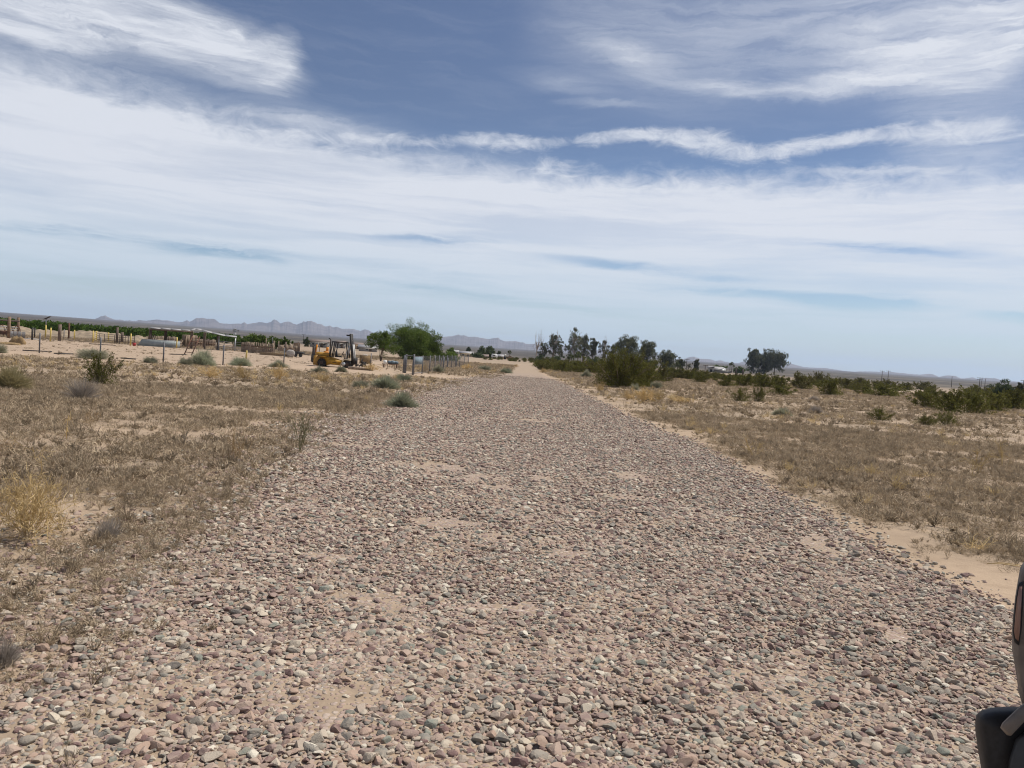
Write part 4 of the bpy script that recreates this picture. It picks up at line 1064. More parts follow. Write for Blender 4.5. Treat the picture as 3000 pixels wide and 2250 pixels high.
for (lb, px, dist, top, w, s, nlf, mt) in [
    ('small grey green tree far behind the corral', 897, 290, 988, 17, 51, 700, SH), ('pale green tree far behind the roadside fence', 1322, 330, 1019, 26, 52, 900, M['mesquite']),
    ('large green bush behind the roadside fence', 1320, 150, 1030, 52, 53, 1500, M['mesquite']), ('yellowish bush right below the sweeping mesquite', 1290, 140, 1030, 30, 54, 900, M['mesquite']),
    ('tiny dark round tree far beyond the fence', 1372, 420, 1017, 13, 55, 500, SH), ('left one of two rounded conifers far behind the fence', 1411, 330, 1014, 24, 56, 1200, SH),
    ('right wider one of two rounded conifers far behind the fence', 1433, 335, 1015, 32, 57, 1500, SH), ('small round tree right of the two conifers', 1461, 340, 1029, 14, 58, 500, SH),
    ('green bush under the two conifers', 1400, 300, 1033, 34, 59, 800, SH), ('green round shrub under the dead leafless tree', 1585, 330, 1042, 44, 60, 1200, M['shrub']),
    ('grey green round shrub under the fan shaped eucalyptus', 1632, 330, 1043, 40, 61, 1200, M['shrub']), ('grey green shrub under the dark narrow eucalyptus', 1745, 330, 1046, 46, 62, 1200, M['shrub']),
    ('green low tree row piece behind the white barn', 2105, 520, 1070, 46, 63, 1200, M['mesquite']), ('green low tree right of the three palms', 2166, 520, 1074, 34, 64, 900, M['mesquite']),
    ('rounded grey green tree at the far right above the thicket', 2943, 185, 1112, 58, 65, 1800, SH), ('dark small tree at the right picture edge above the thicket', 2990, 185, 1122, 26, 66, 900, EU),
    ('grey green shrub left of the medium eucalyptus', 1912, 340, 1056, 30, 67, 800, SH)]:
    put_tree('small_tree', lb, px, dist, top, w, s, dist * 0.0023, nlf, mt, 0.06, 14, 'scattered far trees and shrubs', rc=.17, low=.05, fill=.6)
def put_palm(label, px, dist, top, wpx, skirt=0.25, seed=0):
    x, y = at(px, dist); h = zat(px, top, dist); R = wpx * dist / F_PX / 2
    r_ = np.random.default_rng(seed)
    e = empty('palm_tree', label, 'palm', (x, y, 0), 0, 'fan palms')
    MB().tube([(0, 0, 0), (0.05, 0, h * .5), (0, 0, h - R * .8)], [h * .03, h * .022, h * .02], 6).build('trunk', M['bark'], e)
    n = 46
    a = r_.uniform(0, 6.283, n); t = r_.uniform(-0.9, 1.3, n)
    d = np.stack([np.cos(a) * np.cos(t), np.sin(a) * np.cos(t), np.sin(t)], 1)
    c = np.array((0, 0, h - R * .8))
    P_ = np.stack([c + d * R * .25, c + d * R * .7, c + d * R + np.array((0, 0, -R * .22))], 1)
    V, Q = ribbons(P_, np.array([[.06, .42, .1]]) * R, r_)
    link_mesh('crown', mesh_np('crown', V, [Q]), M['palm'], e)
put_palm('left palm of the three thin palms right of the barn', 2138, 520, 1063, 9, seed=1)
put_palm('tallest of the three thin palms right of the barn', 2143.5, 525, 1060, 11, seed=2)
put_palm('shortest palm of the three right of the barn', 2149, 520, 1068, 8, seed=3)
put_palm('squat fan palm left of two below the tallest eucalyptus', 1672, 330, 1037, 22, seed=4)
put_palm('squat fan palm right of two below the tallest eucalyptus', 1693, 335, 1031, 22, seed=5)
put_palm('small fan palm beside the tan gabled house', 1492.5, 350, 1026, 13, seed=6)
put_palm('short fan palm at the foot of the small dark tree by the medium eucalyptus', 1986, 390, 1060, 18, seed=7)
# orchard block: reads as one mass
r = np.random.default_rng(77)
VV, QQ, nn_ = [], [], 0
for row in range(9):
    for k in range(150):
        px = -260 + k * 6.6 + r.uniform(-2, 2)
        dist = 172 + 0.062 * (px + 100) + row * 9 + r.uniform(-1.5, 1.5)
        if px > 700: continue
        x, y = at(px, dist)
        hgt = r.uniform(1.9, 2.7)
        n_ = 60 if row < 3 else 26
        g = r.normal(0, 1, (n_, 3)); g /= np.linalg.norm(g, axis=1)[:, None]
        g *= r.random((n_, 1)) ** .4
        C = np.array((x, y, hgt * .52)) + g * np.array((1.0, 1.0, hgt * .5))
        V, Q = leaf_quads(C, 0.6, .5, r)
        VV.append(V); QQ.append(Q + nn_); nn_ += len(V)
tag(link_mesh('orchard', mesh_np('orchard', np.concatenate(VV), [np.concatenate(QQ)]), M['crop']), 'long low green orchard block behind the corral on the left', 'orchard', None, 'stuff')
# earth berm in front of it
AZb = np.linspace(azel(-200, hz(-200))[0], azel(480, hz(480))[0], 150)
rows = []
for j, (dr, f) in enumerate([(-7, 0), (-4, .5), (-1.5, .95), (0, 1), (2, .9), (5, .4), (8, 0)]):
    d = 148 + dr + 1.5 * fbm(AZb * 90, AZb * 0, 71)
    z = (0.75 + 0.6 * sstep(.25, .75, fbm(AZb * 75, AZb * 0 + j * .1, 72, 4))) * f - 0.05 * (f == 0)
    rows.append(np.stack([d * np.sin(AZb), d * np.cos(AZb), z], 1))
q = (np.arange(6)[:, None] * 150 + np.arange(149)[None]).ravel()
m, T = mat_new('berm_earth')
pos = T.n('ShaderNodeNewGeometry').outputs['Position']
nb_ = T.noise(pos, 1.2, 6, .7)
finish(T, m, T.mix(T.rng(nb_, .35, .65), (0.33, 0.255, 0.17), (0.19, 0.15, 0.105)), .95, nb_, .8, .2)
link_mesh('earth_berm', mesh_np('earth_berm', np.concatenate(rows), [np.stack([q, q + 1, q + 151, q + 150], 1)], True), m)['kind'] = 'structure'
# ================================================================== built things
def gp(px, py):
    x, y = G(px, py)
    return np.array((x, y, 0.0))
def ap(px, dist, z=0.0):
    x, y = at(px, dist)
    return np.array((x, y, z))
def built(mb, name, mat, parent, base):
    for v in mb.v:
        v -= np.asarray(base)
    return mb.build(name, mat, parent)
def solo(mb, name, mat, base, label, cat, group=None):
    for v in mb.v:
        v -= np.asarray(base)
    return tag(mb.build(name, mat, None, tuple(base)), label, cat, group)
def post(name, label, px, py, top, w, mat, group=None, cat='post', rnd=False):
    b = gp(px, py); d = math.hypot(b[0], b[1]); h = (py - top) * d / F_PX
    mb = MB()
    if rnd:
        mb.tube([b + (0, 0, -.2), b + (0.01, 0, h * .5), b + (0.02, 0, h)], [w / 2, w / 2.1, w / 2.3], 8)
    else:
        mb.box(b + (0, 0, h / 2 - .1), (w, w, h + .2), .3)
    return solo(mb, name, mat, b, label, cat, group)
# yellow pipe posts
for lb, px, py, top in [('yellow post just right of the lamp pole in the corral', 147, 1001, 966), ('yellow post between two rusty wooden posts', 217, 997, 970.5),
                        ('yellow post at the right of the pipe fence, beside the red bucket', 382, 1013, 981), ('yellow post at the right end of the steel trough', 517, 1020, 991), ('yellow post standing in front of the plank fence, alone', 721, 1052, 1028)]:
    post('yellow_post', lb, px, py, top, 0.16, M['yellowpost'], 'yellow posts in the corral', rnd=True)
for lb, px, py, top, w, mt in [('thick dark weathered post left of the rusty one', 174, 999, 957, .32, 'oldwood'), ('leaning rusty brown post behind the second yellow post', 201, 993, 953, .2, 'rust'),
                               ('dark steel post left of the lamp pole', 94, 996, 965, .17, 'dark'), ('thinner dark steel post beside the dark one', 101, 991, 965, .13, 'dark'),
                               ('thick brown post taller than its neighbour, behind the pipe fence', 342, 1006, 964, .28, 'oldwood'), ('thick dark brown post right of the taller one, at the pipe fence', 357, 1006, 977, .34, 'oldwood'),
                               ('slim steel post near the rusty brown post', 187, 992, 968, .09, 'post_steel'), ('tall thick dark post right of the plank fence', 801, 1036, 1000, .28, 'oldwood'),
                               ('slim pale wooden post behind the plank fence end', 778, 1028, 993, .15, 'lightwood'), ('pale wooden post between two dark ones by the tank', 815, 1031, 1001, .18, 'lightwood'),
                               ('dark post with a crosspiece left of the white tank', 836, 1035, 1003, .22, 'oldwood'), ('slim steel pole at the plank fence end', 796, 1030, 990, .08, 'post_steel'),
                               ('dark post standing right of the board panel', 873, 1033, 1003, .24, 'oldwood'), ('thin dark post standing left of the forklift in the scrub', 935, 1032, 1010, .14, 'oldwood')]:
    post('corral_post', lb, px, py, top, w, M[mt], 'old posts in the corral')
# roofed stall at the far left
b = gp(30, 990); d0 = math.hypot(b[0], b[1])
e = empty('livestock_shelter', 'brown framed open livestock shelter at the far left picture edge', 'shelter', tuple(b))
for px, py, top in ((25, 991, 938), (52, 986, 939), (-45, 990, 936), (-20, 985, 937)):
    q = gp(px, py); h = (py - top) * math.hypot(q[0], q[1]) / F_PX
    built(MB().box(q + (0, 0, h / 2), (.26, .26, h), .2), 'post', M['plank'], e, b)
z1 = zat(25, 939, d0)
built(MB().beam(ap(-60, d0, z1), ap(56, d0 + 4, z1), .15, .18), 'beam', M['darkbrown'], e, b)
built(MB().beam(ap(-60, d0 + 4, z1), ap(56, d0 + 4.2, z1 - .05), .12, .14), 'beam', M['darkbrown'], e, b)
built(MB().beam(ap(-60, d0 - .2, z1 * .64), ap(52, d0 + 1, z1 * .62), .06, .1), 'rail', M['greymetal'], e, b)
built(MB().beam(ap(-60, d0 - .2, z1 * .5), ap(52, d0 + 1, z1 * .48), .06, .1), 'rail', M['greymetal'], e, b)
b = gp(8, 987)
e = empty('livestock_feeder', 'dark rusty hooped metal feeder under the shelter at the left edge', 'feeder', tuple(b))
for k in range(4):
    c = b + np.array((-1.2 + k * .85, .2 * k, 0))
    pts = [c + np.array((math.cos(t) * .42, 0, .75 + math.sin(t) * .75)) for t in np.linspace(-.9, math.pi + .9, 12)]
    built(MB().tube(pts, .05, 5), 'hoop', M['rust'], e, b)
built(MB().box(b + (0, .3, .55), (3.2, .7, .5)), 'pan', M['rust'], e, b)
b = gp(50, 990)
e = empty('sheet_panel', 'grey corrugated sheet panels standing below the left shelter', 'metal panel', tuple(b))
for k in range(4):
    p0, p1 = gp(27 + k * 12, 990 + k * .5), gp(38 + k * 12, 990.5 + k * .5)
    mb = MB(); n = 8
    for j in range(n):
        mb.beam(p0 + (p1 - p0) * j / n + (0, 0, .42), p0 + (p1 - p0) * (j + .55) / n + (0, 0, .42), .03, .84)
    built(mb, 'sheet', M['greymetal'], e, b)
solo(MB().box(gp(93, 994) + (0, 0, .06), (1.7, .9, .06), -.2), 'metal_sheet', M['white'], gp(93, 994), 'pale bluish metal sheet lying flat by the dark steel posts', 'metal sheet')
# hay pile: lumpy mound
def mound(name, px, py, w, h, mat, label, cat, seed, dep=.7):
    b = gp(px, py); r_ = np.random.default_rng(seed)
    nU, nV = 18, 7
    V = [(0, 0, h * .95)]
    for j in range(1, nV):
        t = j / (nV - 1) * math.pi / 2
        for i in range(nU):
            a = i / nU * 2 * math.pi; k = 1 + .25 * math.sin(a * 3 + seed) * math.sin(t) + r_.normal(0, .07)
            V.append((math.cos(a) * math.sin(t) * w / 2 * k, math.sin(a) * math.sin(t) * w / 2 * dep * k, max(h * math.cos(t) * k, 0) - .04 * (j == nV - 1)))
    Q = [(1 + (j - 1) * nU + i, 1 + (j - 1) * nU + (i + 1) % nU, 1 + j * nU + (i + 1) % nU, 1 + j * nU + i) for j in range(1, nV - 1) for i in range(nU)]
    o = MB().add(V, Q, [(0, 1 + (i + 1) % nU, 1 + i) for i in range(nU)][::-1]).build(name, mat, None, tuple(b))
    return tag(o, label, cat)
mound('hay_pile', 54, 1008, 1.3, .66, M['hay'], 'heap of golden brown hay left of the lamp pole', 'hay', 3)
mound('hay_scatter', 22, 1009, 1.9, .2, M['hay'], 'low spread of loose hay left of the hay heap', 'hay', 8)
# lamp pole
b = gp(133, 991.5); d0 = math.hypot(b[0], b[1]); h = zat(135, 934, d0)
e = empty('lamp_pole', 'tall pole, yellow below and grey above, topped by a tilted panel', 'pole', tuple(b))
built(MB().tube([b, b + (0, 0, h * .68)], .085, 8), 'lower_pole', M['yellowpost'], e, b)
built(MB().tube([b + (0, 0, h * .68), b + (0, 0, h)], .06, 8), 'upper_pole', M['galv'], e, b)
built(MB().beam(b + (-.2, 0, h - .05), b + (.55, 0, h + .36), .5, .035), 'solar_panel', M['dark'], e, b)
built(MB().box(b + (-.15, -.1, h - .05), (.42, .16, .1)), 'lamp_head', M['greymetal'], e, b)
# pipe fence with yellow ladder
b = gp(330, 1008)
e = empty('pipe_fence', 'dark pipe rail fence with a yellow rung ladder at its left end', 'fence', tuple(b))
for px, py, top in ((272, 1004, 973), (282, 999, 973), (317, 1003, 977)):
    q = gp(px, py); hh = (py - top) * math.hypot(q[0], q[1]) / F_PX
    built(MB().tube([q, q + (0, 0, hh)], .075, 7), 'yellow_post', M['yellowpost'], e, b)
for k in range(5):
    z = .25 + k * .27
    built(MB().beam(gp(272, 1004) + (0, 0, z), gp(282, 999) + (0, 0, z), .05, .05), 'rung', M['yellowpost'], e, b)
for px in (290, 305, 335, 350, 366, 375, 393):
    q = gp(px, 1003 + (px - 290) * .08)
    built(MB().tube([q, q + (0, 0, 1.15)], .045, 6), 'upright', M['darkbrown'], e, b)
for k in range(4):
    built(MB().tube([gp(284, 1001.5) + (0, 0, .3 + k * .28), gp(394, 1011) + (0, 0, .3 + k * .28)], .028, 5), 'rail', M['darkbrown'], e, b)
b = gp(393, 1014)
e = empty('bucket', 'small red bucket beside the yellow post', 'bucket', tuple(b))
built(MB().tube([b, b + (0, 0, .4)], [.17, .23], 10), 'body', M['red'], e, b)
built(MB().tube([b + (-.23, 0, .38), b + (-.12, 0, .52), b + (.12, 0, .52), b + (.23, 0, .38)], .015, 5), 'handle', M['dark'], e, b)
for i, (x0, y0, x1, y1, w, mt, lb) in enumerate([(184, 995, 212, 999, .3, 'oldwood', 'weathered board lying under the rusty brown post'), (224, 1000, 312, 1006, .45, 'lightwood', 'long pale board lying before the yellow ladder'),
                                                 (262, 1008, 338, 1013, .3, 'oldwood', 'dark beam lying before the pipe fence'), (66, 1028, 152, 1032, .1, 'dark', 'black plastic pipe lying at the chain link fence'),
                                                 (158, 1037, 214, 1039, .06, 'dark', 'thin dark rail on the ground at the left chain link fence'), (354, 1051, 398, 1054, .06, 'dark', 'dark pipe on the ground left of the pale tuft bush'),
                                                 (500, 1039, 545, 1040, .1, 'dark', 'dark flat strip laid as the cast shadow of the leaning rack')]):  # last entry: the rack's cast shadow, built as a thin dark bar
    solo(MB().beam(gp(x0, y0) + (0, 0, .05), gp(x1, y1) + (0, 0, .05), w, .07), 'board_or_shadow', M[mt], gp(x0, y0), lb, 'board')
# steel trough
b = gp(465, 1016); d0 = math.hypot(b[0], b[1])
e = empty('stock_trough', 'long dull blue grey galvanised steel stock trough', 'trough', tuple(b))
Lw = 104 * d0 / F_PX
prof = [(-Lw / 2 + .0, 0.0), (Lw / 2, 0.0), (Lw / 2, .86), (-Lw / 2 + .55, .86)]
built(MB().prism(prof, -.6, -.55), 'front_side', M['trough'], e, (0, 0, 0))
built(MB().prism(prof, .55, .6), 'back_side', M['trough'], e, (0, 0, 0))
built(MB().box((Lw / 2 - .03, 0, .43), (.05, 1.1, .84)), 'end_panel', M['trough'], e, (0, 0, 0))
built(MB().beam((-Lw / 2 + .05, 0, .05), (-Lw / 2 + .57, 0, .83), 1.1, .05), 'end_panel', M['trough'], e, (0, 0, 0))
built(MB().box((.2, 0, .1), (Lw - .8, 1.1, .06)), 'bottom', M['trough'], e, (0, 0, 0))
built(MB().tube([(-Lw / 2 + .5, -.62, .87), (Lw / 2, -.62, .87)], .035, 6), 'rim', M['galv'], e, (0, 0, 0))
e.rotation_euler = (0, 0, rad(-4))
# shade roofs
D1 = 114.0
b = ap(500, D1)
e = empty('shade_shelter', 'long low shade roof on brown posts behind the trough', 'shelter', tuple(b))
for px, dd, top in ((441, D1, 962), (486, D1 + 4, 966), (562, D1, 969), (600, D1 + 4, 974), (640, D1 - 1, 983)):
    q = ap(px, dd); h = zat(px, top, dd)
    built(MB().box(q + (0, 0, h / 2), (.3, .3, h), .1), 'post', M['oldwood'], e, b)
zl, zr = zat(441, 962, D1), zat(560, 970, D1)
for k in range(4):
    a0, a1 = 441 + k * 30, 441 + (k + 1) * 30 - 1.2
    z0, z1 = zl + (zr - zl) * k / 4, zl + (zr - zl) * (k + 1) / 4 - .03
    V = []
    for dz in (0, .07):
        V += [ap(a0, D1 - .4, z0 + dz + .02 * (k % 2)), ap(a1, D1 - .4, z1 + dz + .02 * (k % 2)), ap(a1, D1 + 5, z1 + dz + .14), ap(a0, D1 + 5, z0 + dz + .14)]
    built(MB().add(V, [(3, 2, 1, 0), (4, 5, 6, 7), (0, 1, 5, 4), (1, 2, 6, 5), (2, 3, 7, 6), (3, 0, 4, 7)]), 'roof_sheet', M['roofmetal'], e, b)
built(MB().beam(ap(440, D1 - .45, zl - .12), ap(562, D1 - .45, zr - .12), .1, .2), 'eave_beam', M['oldwood'], e, b)
D2 = 110.0
b2 = ap(620, D2)
e = empty('shade_shelter', 'white sheet lean-to roof with a bent hump, sloping down to the right', 'shelter', tuple(b2))
zz = [(557, 968), (572, 963.5), (590, 966), (622, 975), (660, 983), (694, 987)]
for k in range(5):
    (xa, ya), (xb, yb) = zz[k], zz[k + 1]
    V = []
    for dz in (0, .04):
        V += [ap(xa, D2 - 1, zat(xa, ya + 2, D2) + dz), ap(xb, D2 - 1, zat(xb, yb + 2, D2) + dz), ap(xb, D2 + 3, zat(xb, yb, D2) + dz + .08), ap(xa, D2 + 3, zat(xa, ya, D2) + dz + .08)]
    built(MB().add(V, [(3, 2, 1, 0), (4, 5, 6, 7), (0, 1, 5, 4), (1, 2, 6, 5), (2, 3, 7, 6), (3, 0, 4, 7)]), 'roof_sheet', M['roofmetal'], e, b2)
for px, top in ((563, 971), (601, 975), (642, 984), (690, 990)):
    q = ap(px, D2 + .5); h = zat(px, top, D2 + .5)
    built(MB().tube([q, q + (0, 0, h)], .1, 6), 'post', M['oldwood' if px < 610 else 'galv'], e, b2)
# fences of boards
def plank_fence(label, pts, ph, planks, pick=0, pm='plank', name='plank_fence', pw=.2, post_m='lightwood'):
    W_ = [gp(*p) for p in pts]
    b = W_[0]
    e = empty(name, label, 'fence', tuple(b))
    r_ = np.random.default_rng(len(label))
    for q in W_:
        built(MB().box(q + (0, 0, ph / 2), (.16, .16, ph + .12)), 'post', M[post_m], e, b)
    for q0, q1 in zip(W_[:-1], W_[1:]):
        off = np.array((0, -.1, 0))
        for k in range(planks):
            z = .14 + k * (ph - .2) / planks
            built(MB().beam(q0 + off + (0, 0, z + r_.normal(0, .025)), q1 + off + (0, 0, z + r_.normal(0, .025)), .04, (ph - .2) / planks * .68), 'plank', M[pm], e, b)
        for k in range(pick):
            t = (k + .5) / pick
            q = q0 + (q1 - q0) * t + np.array((0, .12, 0))
            hh = ph + r_.uniform(.12, .3)
            built(MB().box(q + (0, 0, hh / 2), (np.linalg.norm(q1 - q0) / pick * r_.uniform(.45, .8), .05, hh)), 'picket', M['lightwood' if r_.random() < .75 else 'oldwood'], e, b)
plank_fence('brown plank fence with pale pickets showing above it, left of the tank', [(709, 1030), (740, 1034), (770, 1036), (800, 1038)], 1.15, 5, 5)
plank_fence('pale slatted fence piece right of the steel trough', [(519, 1017), (540, 1016), (560, 1013)], 1.15, 5, 0, 'lightwood')
plank_fence('tall picket fence under the long low shade roof', [(431, 1003), (470, 1005), (516, 1007)], .95, 1, 7, 'oldwood')
plank_fence('leaning pale slat fence under the hump of the white roof', [(543, 1017), (556, 1015), (565, 1013)], 1.5, 4, 4, 'lightwood')
plank_fence('picket fence behind the leaning slats, under the white roof', [(574, 1014), (600, 1015), (630, 1016)], 1.0, 2, 6, 'plank')
plank_fence('low rail fence of brown boards between the tank and the plank fence', [(815, 1030), (842, 1031), (870, 1032)], .95, 3, 2)
b = gp(630, 1022)
e = empty('pipe_gate', 'grey brown pipe gate panel left of the plank fence', 'gate', tuple(b))
for px, py in ((630, 1022), (656, 1024), (682, 1027), (708, 1030)):
    q = gp(px, py); built(MB().tube([q, q + (0, 0, 1.22)], .06, 6), 'upright', M['lightwood'], e, b)
for k in range(5):
    built(MB().tube([gp(630, 1022) + (0, 0, .2 + k * .24), gp(708, 1030) + (0, 0, .2 + k * .24)], .035, 5), 'rail', M['greymetal'], e, b)
b = gp(543, 1040)
e = empty('leaning_rack', 'dark rusty ladder shaped steel rack leaning beside the large saltbush', 'rack', tuple(b))
for s in (-.12, .55):
    built(MB().tube([b + (s, 0, 0), b + (s + .28, 1.0, 1.75)], .05, 6), 'side_rail', M['rust'], e, b)
for k in range(5):
    t = .15 + k * .19
    built(MB().tube([b + (-.12 + .28 * t, t, 1.75 * t), b + (.55 + .28 * t, t, 1.75 * t)], .03, 5), 'rung', M['rust'], e, b)
b = gp(868, 1031)
e = empty('board_panel', 'upright square brown board panel right of the white tank', 'panel', tuple(b))
for k in range(4):
    built(MB().box(b + (0, .02 * (k % 2), 1.0 + k * .17), (1.15, .05, .155)), 'plank', M['plank'], e, b)
built(MB().box(b + (-.5, .1, .8), (.14, .14, 1.6)), 'post', M['lightwood'], e, b)
built(MB().box(b + (.5, .1, .8), (.14, .14, 1.6)), 'post', M['oldwood'], e, b)
# tank
b = gp(853, 1046); R = 10.2 * math.hypot(b[0], b[1]) / F_PX
e = empty('water_tank', 'round pale grey tank lying on its side left of the forklift', 'tank', tuple(b), rad(25))
mb = MB().tube([(0, -.2, R), (0, -.12, R), (0, 0, R), (0, 1.1, R), (0, 1.25, R)], [R * .72, R * .95, R, R, R * .8], 20)
mb.build('shell', M['concrete'], e, smooth=True)
MB().box((-.35 * R, .25, .05), (.12, .5, .12)).build('foot', M['dark'], e); MB().box((.35 * R, .25, .05), (.12, .5, .12)).build('foot', M['dark'], e)
b = gp(873, 1046)
e = empty('small_trailer', 'small black box trailer right of the tank', 'trailer', tuple(b))
MB().box((0, .4, .52), (1.1, .9, .3)).build('body', M['dark'], e)
for s in (-.3, .3):
    w = MB().tube([(s, -.1, .22), (s, .06, .22)], .22, 12).build('wheel', M['rubber'], e)
MB().tube([(.5, .4, .4), (1.3, .4, .36)], .04, 5).build('tow_bar', M['darkbrown'], e)
solo(MB().box(gp(806, 1042) + (0, 0, .18), (3.6, .7, .36), -.08), 'hay_bale', M['hay'], gp(806, 1042), 'long low straw bale on the ground at the end of the plank fence', 'bale')
# windmill
b = ap(688, 300); h = zat(688, 968, 300)
e = empty('windmill', 'small grey farm windmill on a lattice tower behind the corral', 'windmill', tuple(b))
for sx_i in (-1, 1):
    for sy_i in (-1, 1):
        MB().tube([(sx_i * .9, sy_i * .9, 0), (sx_i * .12, sy_i * .12, h)], .05, 4).build('leg', M['galv'], e)
for k in range(4):
    z = h * (.2 + k * .2); w = .9 - .78 * z / h
    MB().beam((-w, -w, z), (w, -w, z + .3), .05, .05).beam((w, w, z), (-w, w, z + .3), .05, .05).build('brace', M['galv'], e)
wheel = MB().tube([(0, -.25, h), (0, .2, h)], .08, 6).build('wheel', M['galv'], e)
for k in range(12):
    a = k * math.pi / 6
    MB().beam((math.cos(a) * .2, -.2, h + math.sin(a) * .2), (math.cos(a) * .85, -.2, h + math.sin(a) * .85), .03, .24).build('blade', M['galv'], wheel)
MB().box((1.0, .5, h), (.7, .04, .5)).build('tail_vane', M['greymetal'], e)

# ------------------------------------------------------------------ forklift
b = gp(915.5, 1072); b[2] = -0.02
e = empty('forklift', 'yellow rough terrain forklift with open black cab and tall dark mast', 'forklift', tuple(b), rad(6))
Y, DK, CRM = M['machine'], M['dark'], M['machine_cream']
FW = 1.7
def slab(prof, y0, y1): return MB().prism(prof, y0, y1)
bodyo = slab([(.12, .22), (.55, .9), (1.18, .9), (2.45, .55), (2.45, .22)], .15, FW - .15).build('chassis', Y, e)
MB().prism([(.05, .12), (.3, .12), (.36, .92), (.05, .88)], 0, FW).build('counterweight', Y, e)
MB().prism([(.14, .88), (1.28, .88), (1.28, 1.12), (.3, 1.2), (.14, 1.12)], .12, FW - .12).build('hood', Y, e)
MB().box((.72, FW / 2, .875), (1.24, FW - .1, .05)).build('hood_band', DK, e)
MB().prism([(1.14, .24), (2.28, .24), (2.45, .62), (1.14, .66)], -.02, .14).build('side_panel', Y, e)
MB().prism([(1.14, .24), (2.28, .24), (2.45, .62), (1.14, .66)], FW - .14, FW + .02).build('side_panel', Y, e)
for k in range(6):
    MB().box((1.62 + k * .055, -.03, .42), (.035, .012, .07)).build('lettering', DK, e)
for y0, y1 in ((-.16, .26), (FW - .26, FW + .16)):
    MB().beam((.22, (y0 + y1) / 2, .12), (.36, (y0 + y1) / 2, .84), y1 - y0, .05).beam((.34, (y0 + y1) / 2, .86), (1.1, (y0 + y1) / 2, .86), y1 - y0, .05).beam((1.1, (y0 + y1) / 2, .85), (1.28, (y0 + y1) / 2, .2), y1 - y0, .05).build('rear_fender', Y, e)
    MB().beam((2.2, (y0 + y1) / 2, .16), (2.5, (y0 + y1) / 2, .7), y1 - y0, .06).beam((2.48, (y0 + y1) / 2, .72), (3.08, (y0 + y1) / 2, .68), y1 - y0, .06).build('front_fender', CRM, e)
for cx, y0 in ((.72, -.1), (.72, FW - .22), (2.78, -.12), (2.78, FW - .2)):
    t = MB().tube([(cx, y0, .34), (cx, y0 + .05, .34), (cx, y0 + .27, .34), (cx, y0 + .32, .34)], [.27, .345, .345, .27], 18).build('wheel', M['rubber'], e)
    MB().tube([(cx, y0 - .012, .34), (cx, y0 + .1, .34)], .15, 12).build('rim', M['darkbrown'], t)
    lugs = MB()
    for k in range(14):
        a = k * math.pi / 7
        lugs.beam((cx + math.cos(a) * .325, y0 + .02, .34 + math.sin(a) * .325), (cx + math.cos(a + .12) * .33, y0 + .3, .34 + math.sin(a + .12) * .33), .05, .05)
    lugs.build('tread', M['rubber'], t)
for yy in (.14, FW - .14):
    MB().tube([(1.34, yy, .85), (1.5, yy, 2.14)], .05, 6).build('cab_post', DK, e)
    MB().tube([(1.62, yy, .85), (1.78, yy, 2.1)], .045, 6).build('cab_post', DK, e)
    MB().tube([(2.82, yy, .8), (2.6, yy, 2.08)], .05, 6).build('cab_post', DK, e)
MB().box((2.06, FW / 2, 2.13), (1.22, FW - .2, .07)).build('cab_roof', DK, e)
MB().tube([(1.3, .2, .85), (1.33, .2, 2.2), (1.28, .2, 2.35), (1.16, .2, 2.38)], .045, 7).build('exhaust_pipe', DK, e)
MB().prism([(1.72, .95), (1.86, .95), (1.8, 1.35), (1.7, 1.33)], .5, 1.1).build('seat_back', M['seat'], e)
MB().box((1.95, .8, .93), (.5, .6, .1)).build('seat', M['seat'], e)
MB().tube([(2.5, .8, .6), (2.38, .8, 1.15)], .04, 6).build('steering_column', DK, e)
MB().tube([(2.3 + .17 * math.cos(t) * .4, .8 + .19 * math.sin(t), 1.2 + .17 * math.cos(t)) for t in np.linspace(0, 6.283, 13)], .018, 5).build('steering_wheel', DK, e)
for yy in (.35, FW - .35):
    MB().beam((3.22, yy, .3), (2.9, yy, 2.86), .16, .3).build('mast_rail', DK, e)
    MB().beam((3.36, yy, .35), (3.14, yy, 2.0), .06, .16).build('inner_rail', M['white'], e)
    MB().tube([(2.6, yy, .75), (2.86, yy, 1.85)], .055, 7).build('tilt_cylinder', M['white'], e)
for z in (.5, 1.1, 1.7, 2.3, 2.82):
    xx = 3.22 - (z - .3) * .125
    MB().box((xx, FW / 2, z), (.12, FW - .7, .12)).build('mast_crossbar', M['darkbrown'], e)
MB().box((2.72, FW / 2, 2.73), (.34, .8, .12)).build('mast_bracket', DK, e)
MB().tube([(2.88, FW / 2, 1.9), (2.83, FW / 2, 2.6)], .075, 8).build('lift_cylinder', M['white'], e)
MB().box((3.38, FW / 2, .62), (.1, 1.5, .5)).build('carriage', DK, e)
for yy in (.4, FW - .4):
    MB().box((3.46, yy, .5), (.07, .14, .85)).box((3.98, yy, .1), (1.1, .14, .06)).build('fork', DK, e)
b = gp(920, 1065)
e = empty('machine_boom', 'narrow orange machine boom standing behind the forklift rear', 'machine', tuple(b))
MB().beam((.05, 0, .9), (.2, 0, 1.75), .12, .14).build('boom', M['orange'], e)
MB().box((-.05, 0, .9), (.25, .4, 1.4)).build('mount', M['darkbrown'], e)
t = MB().tube([(-.2, 0, .5), (-.03, 0, .5)], .42, 16).build('wheel', M['rubber'], e)
MB().tube([(-.23, 0, .5), (-.1, 0, .5)], .2, 10).build('rim', M['rust'], t)
b = gp(954, 1058)
e = empty('orange_engine', 'small orange engine block seen behind the forklift cab', 'machine', tuple(b))
MB().box((0, 0, .9), (.45, .4, .35)).build('block', M['orange'], e); MB().tube([(.1, 0, 1.1), (.12, 0, 1.5)], .14, 8).build('filter', M['orange'], e); MB().box((0, 0, .35), (.8, .5, .7)).build('stand', M['darkbrown'], e)
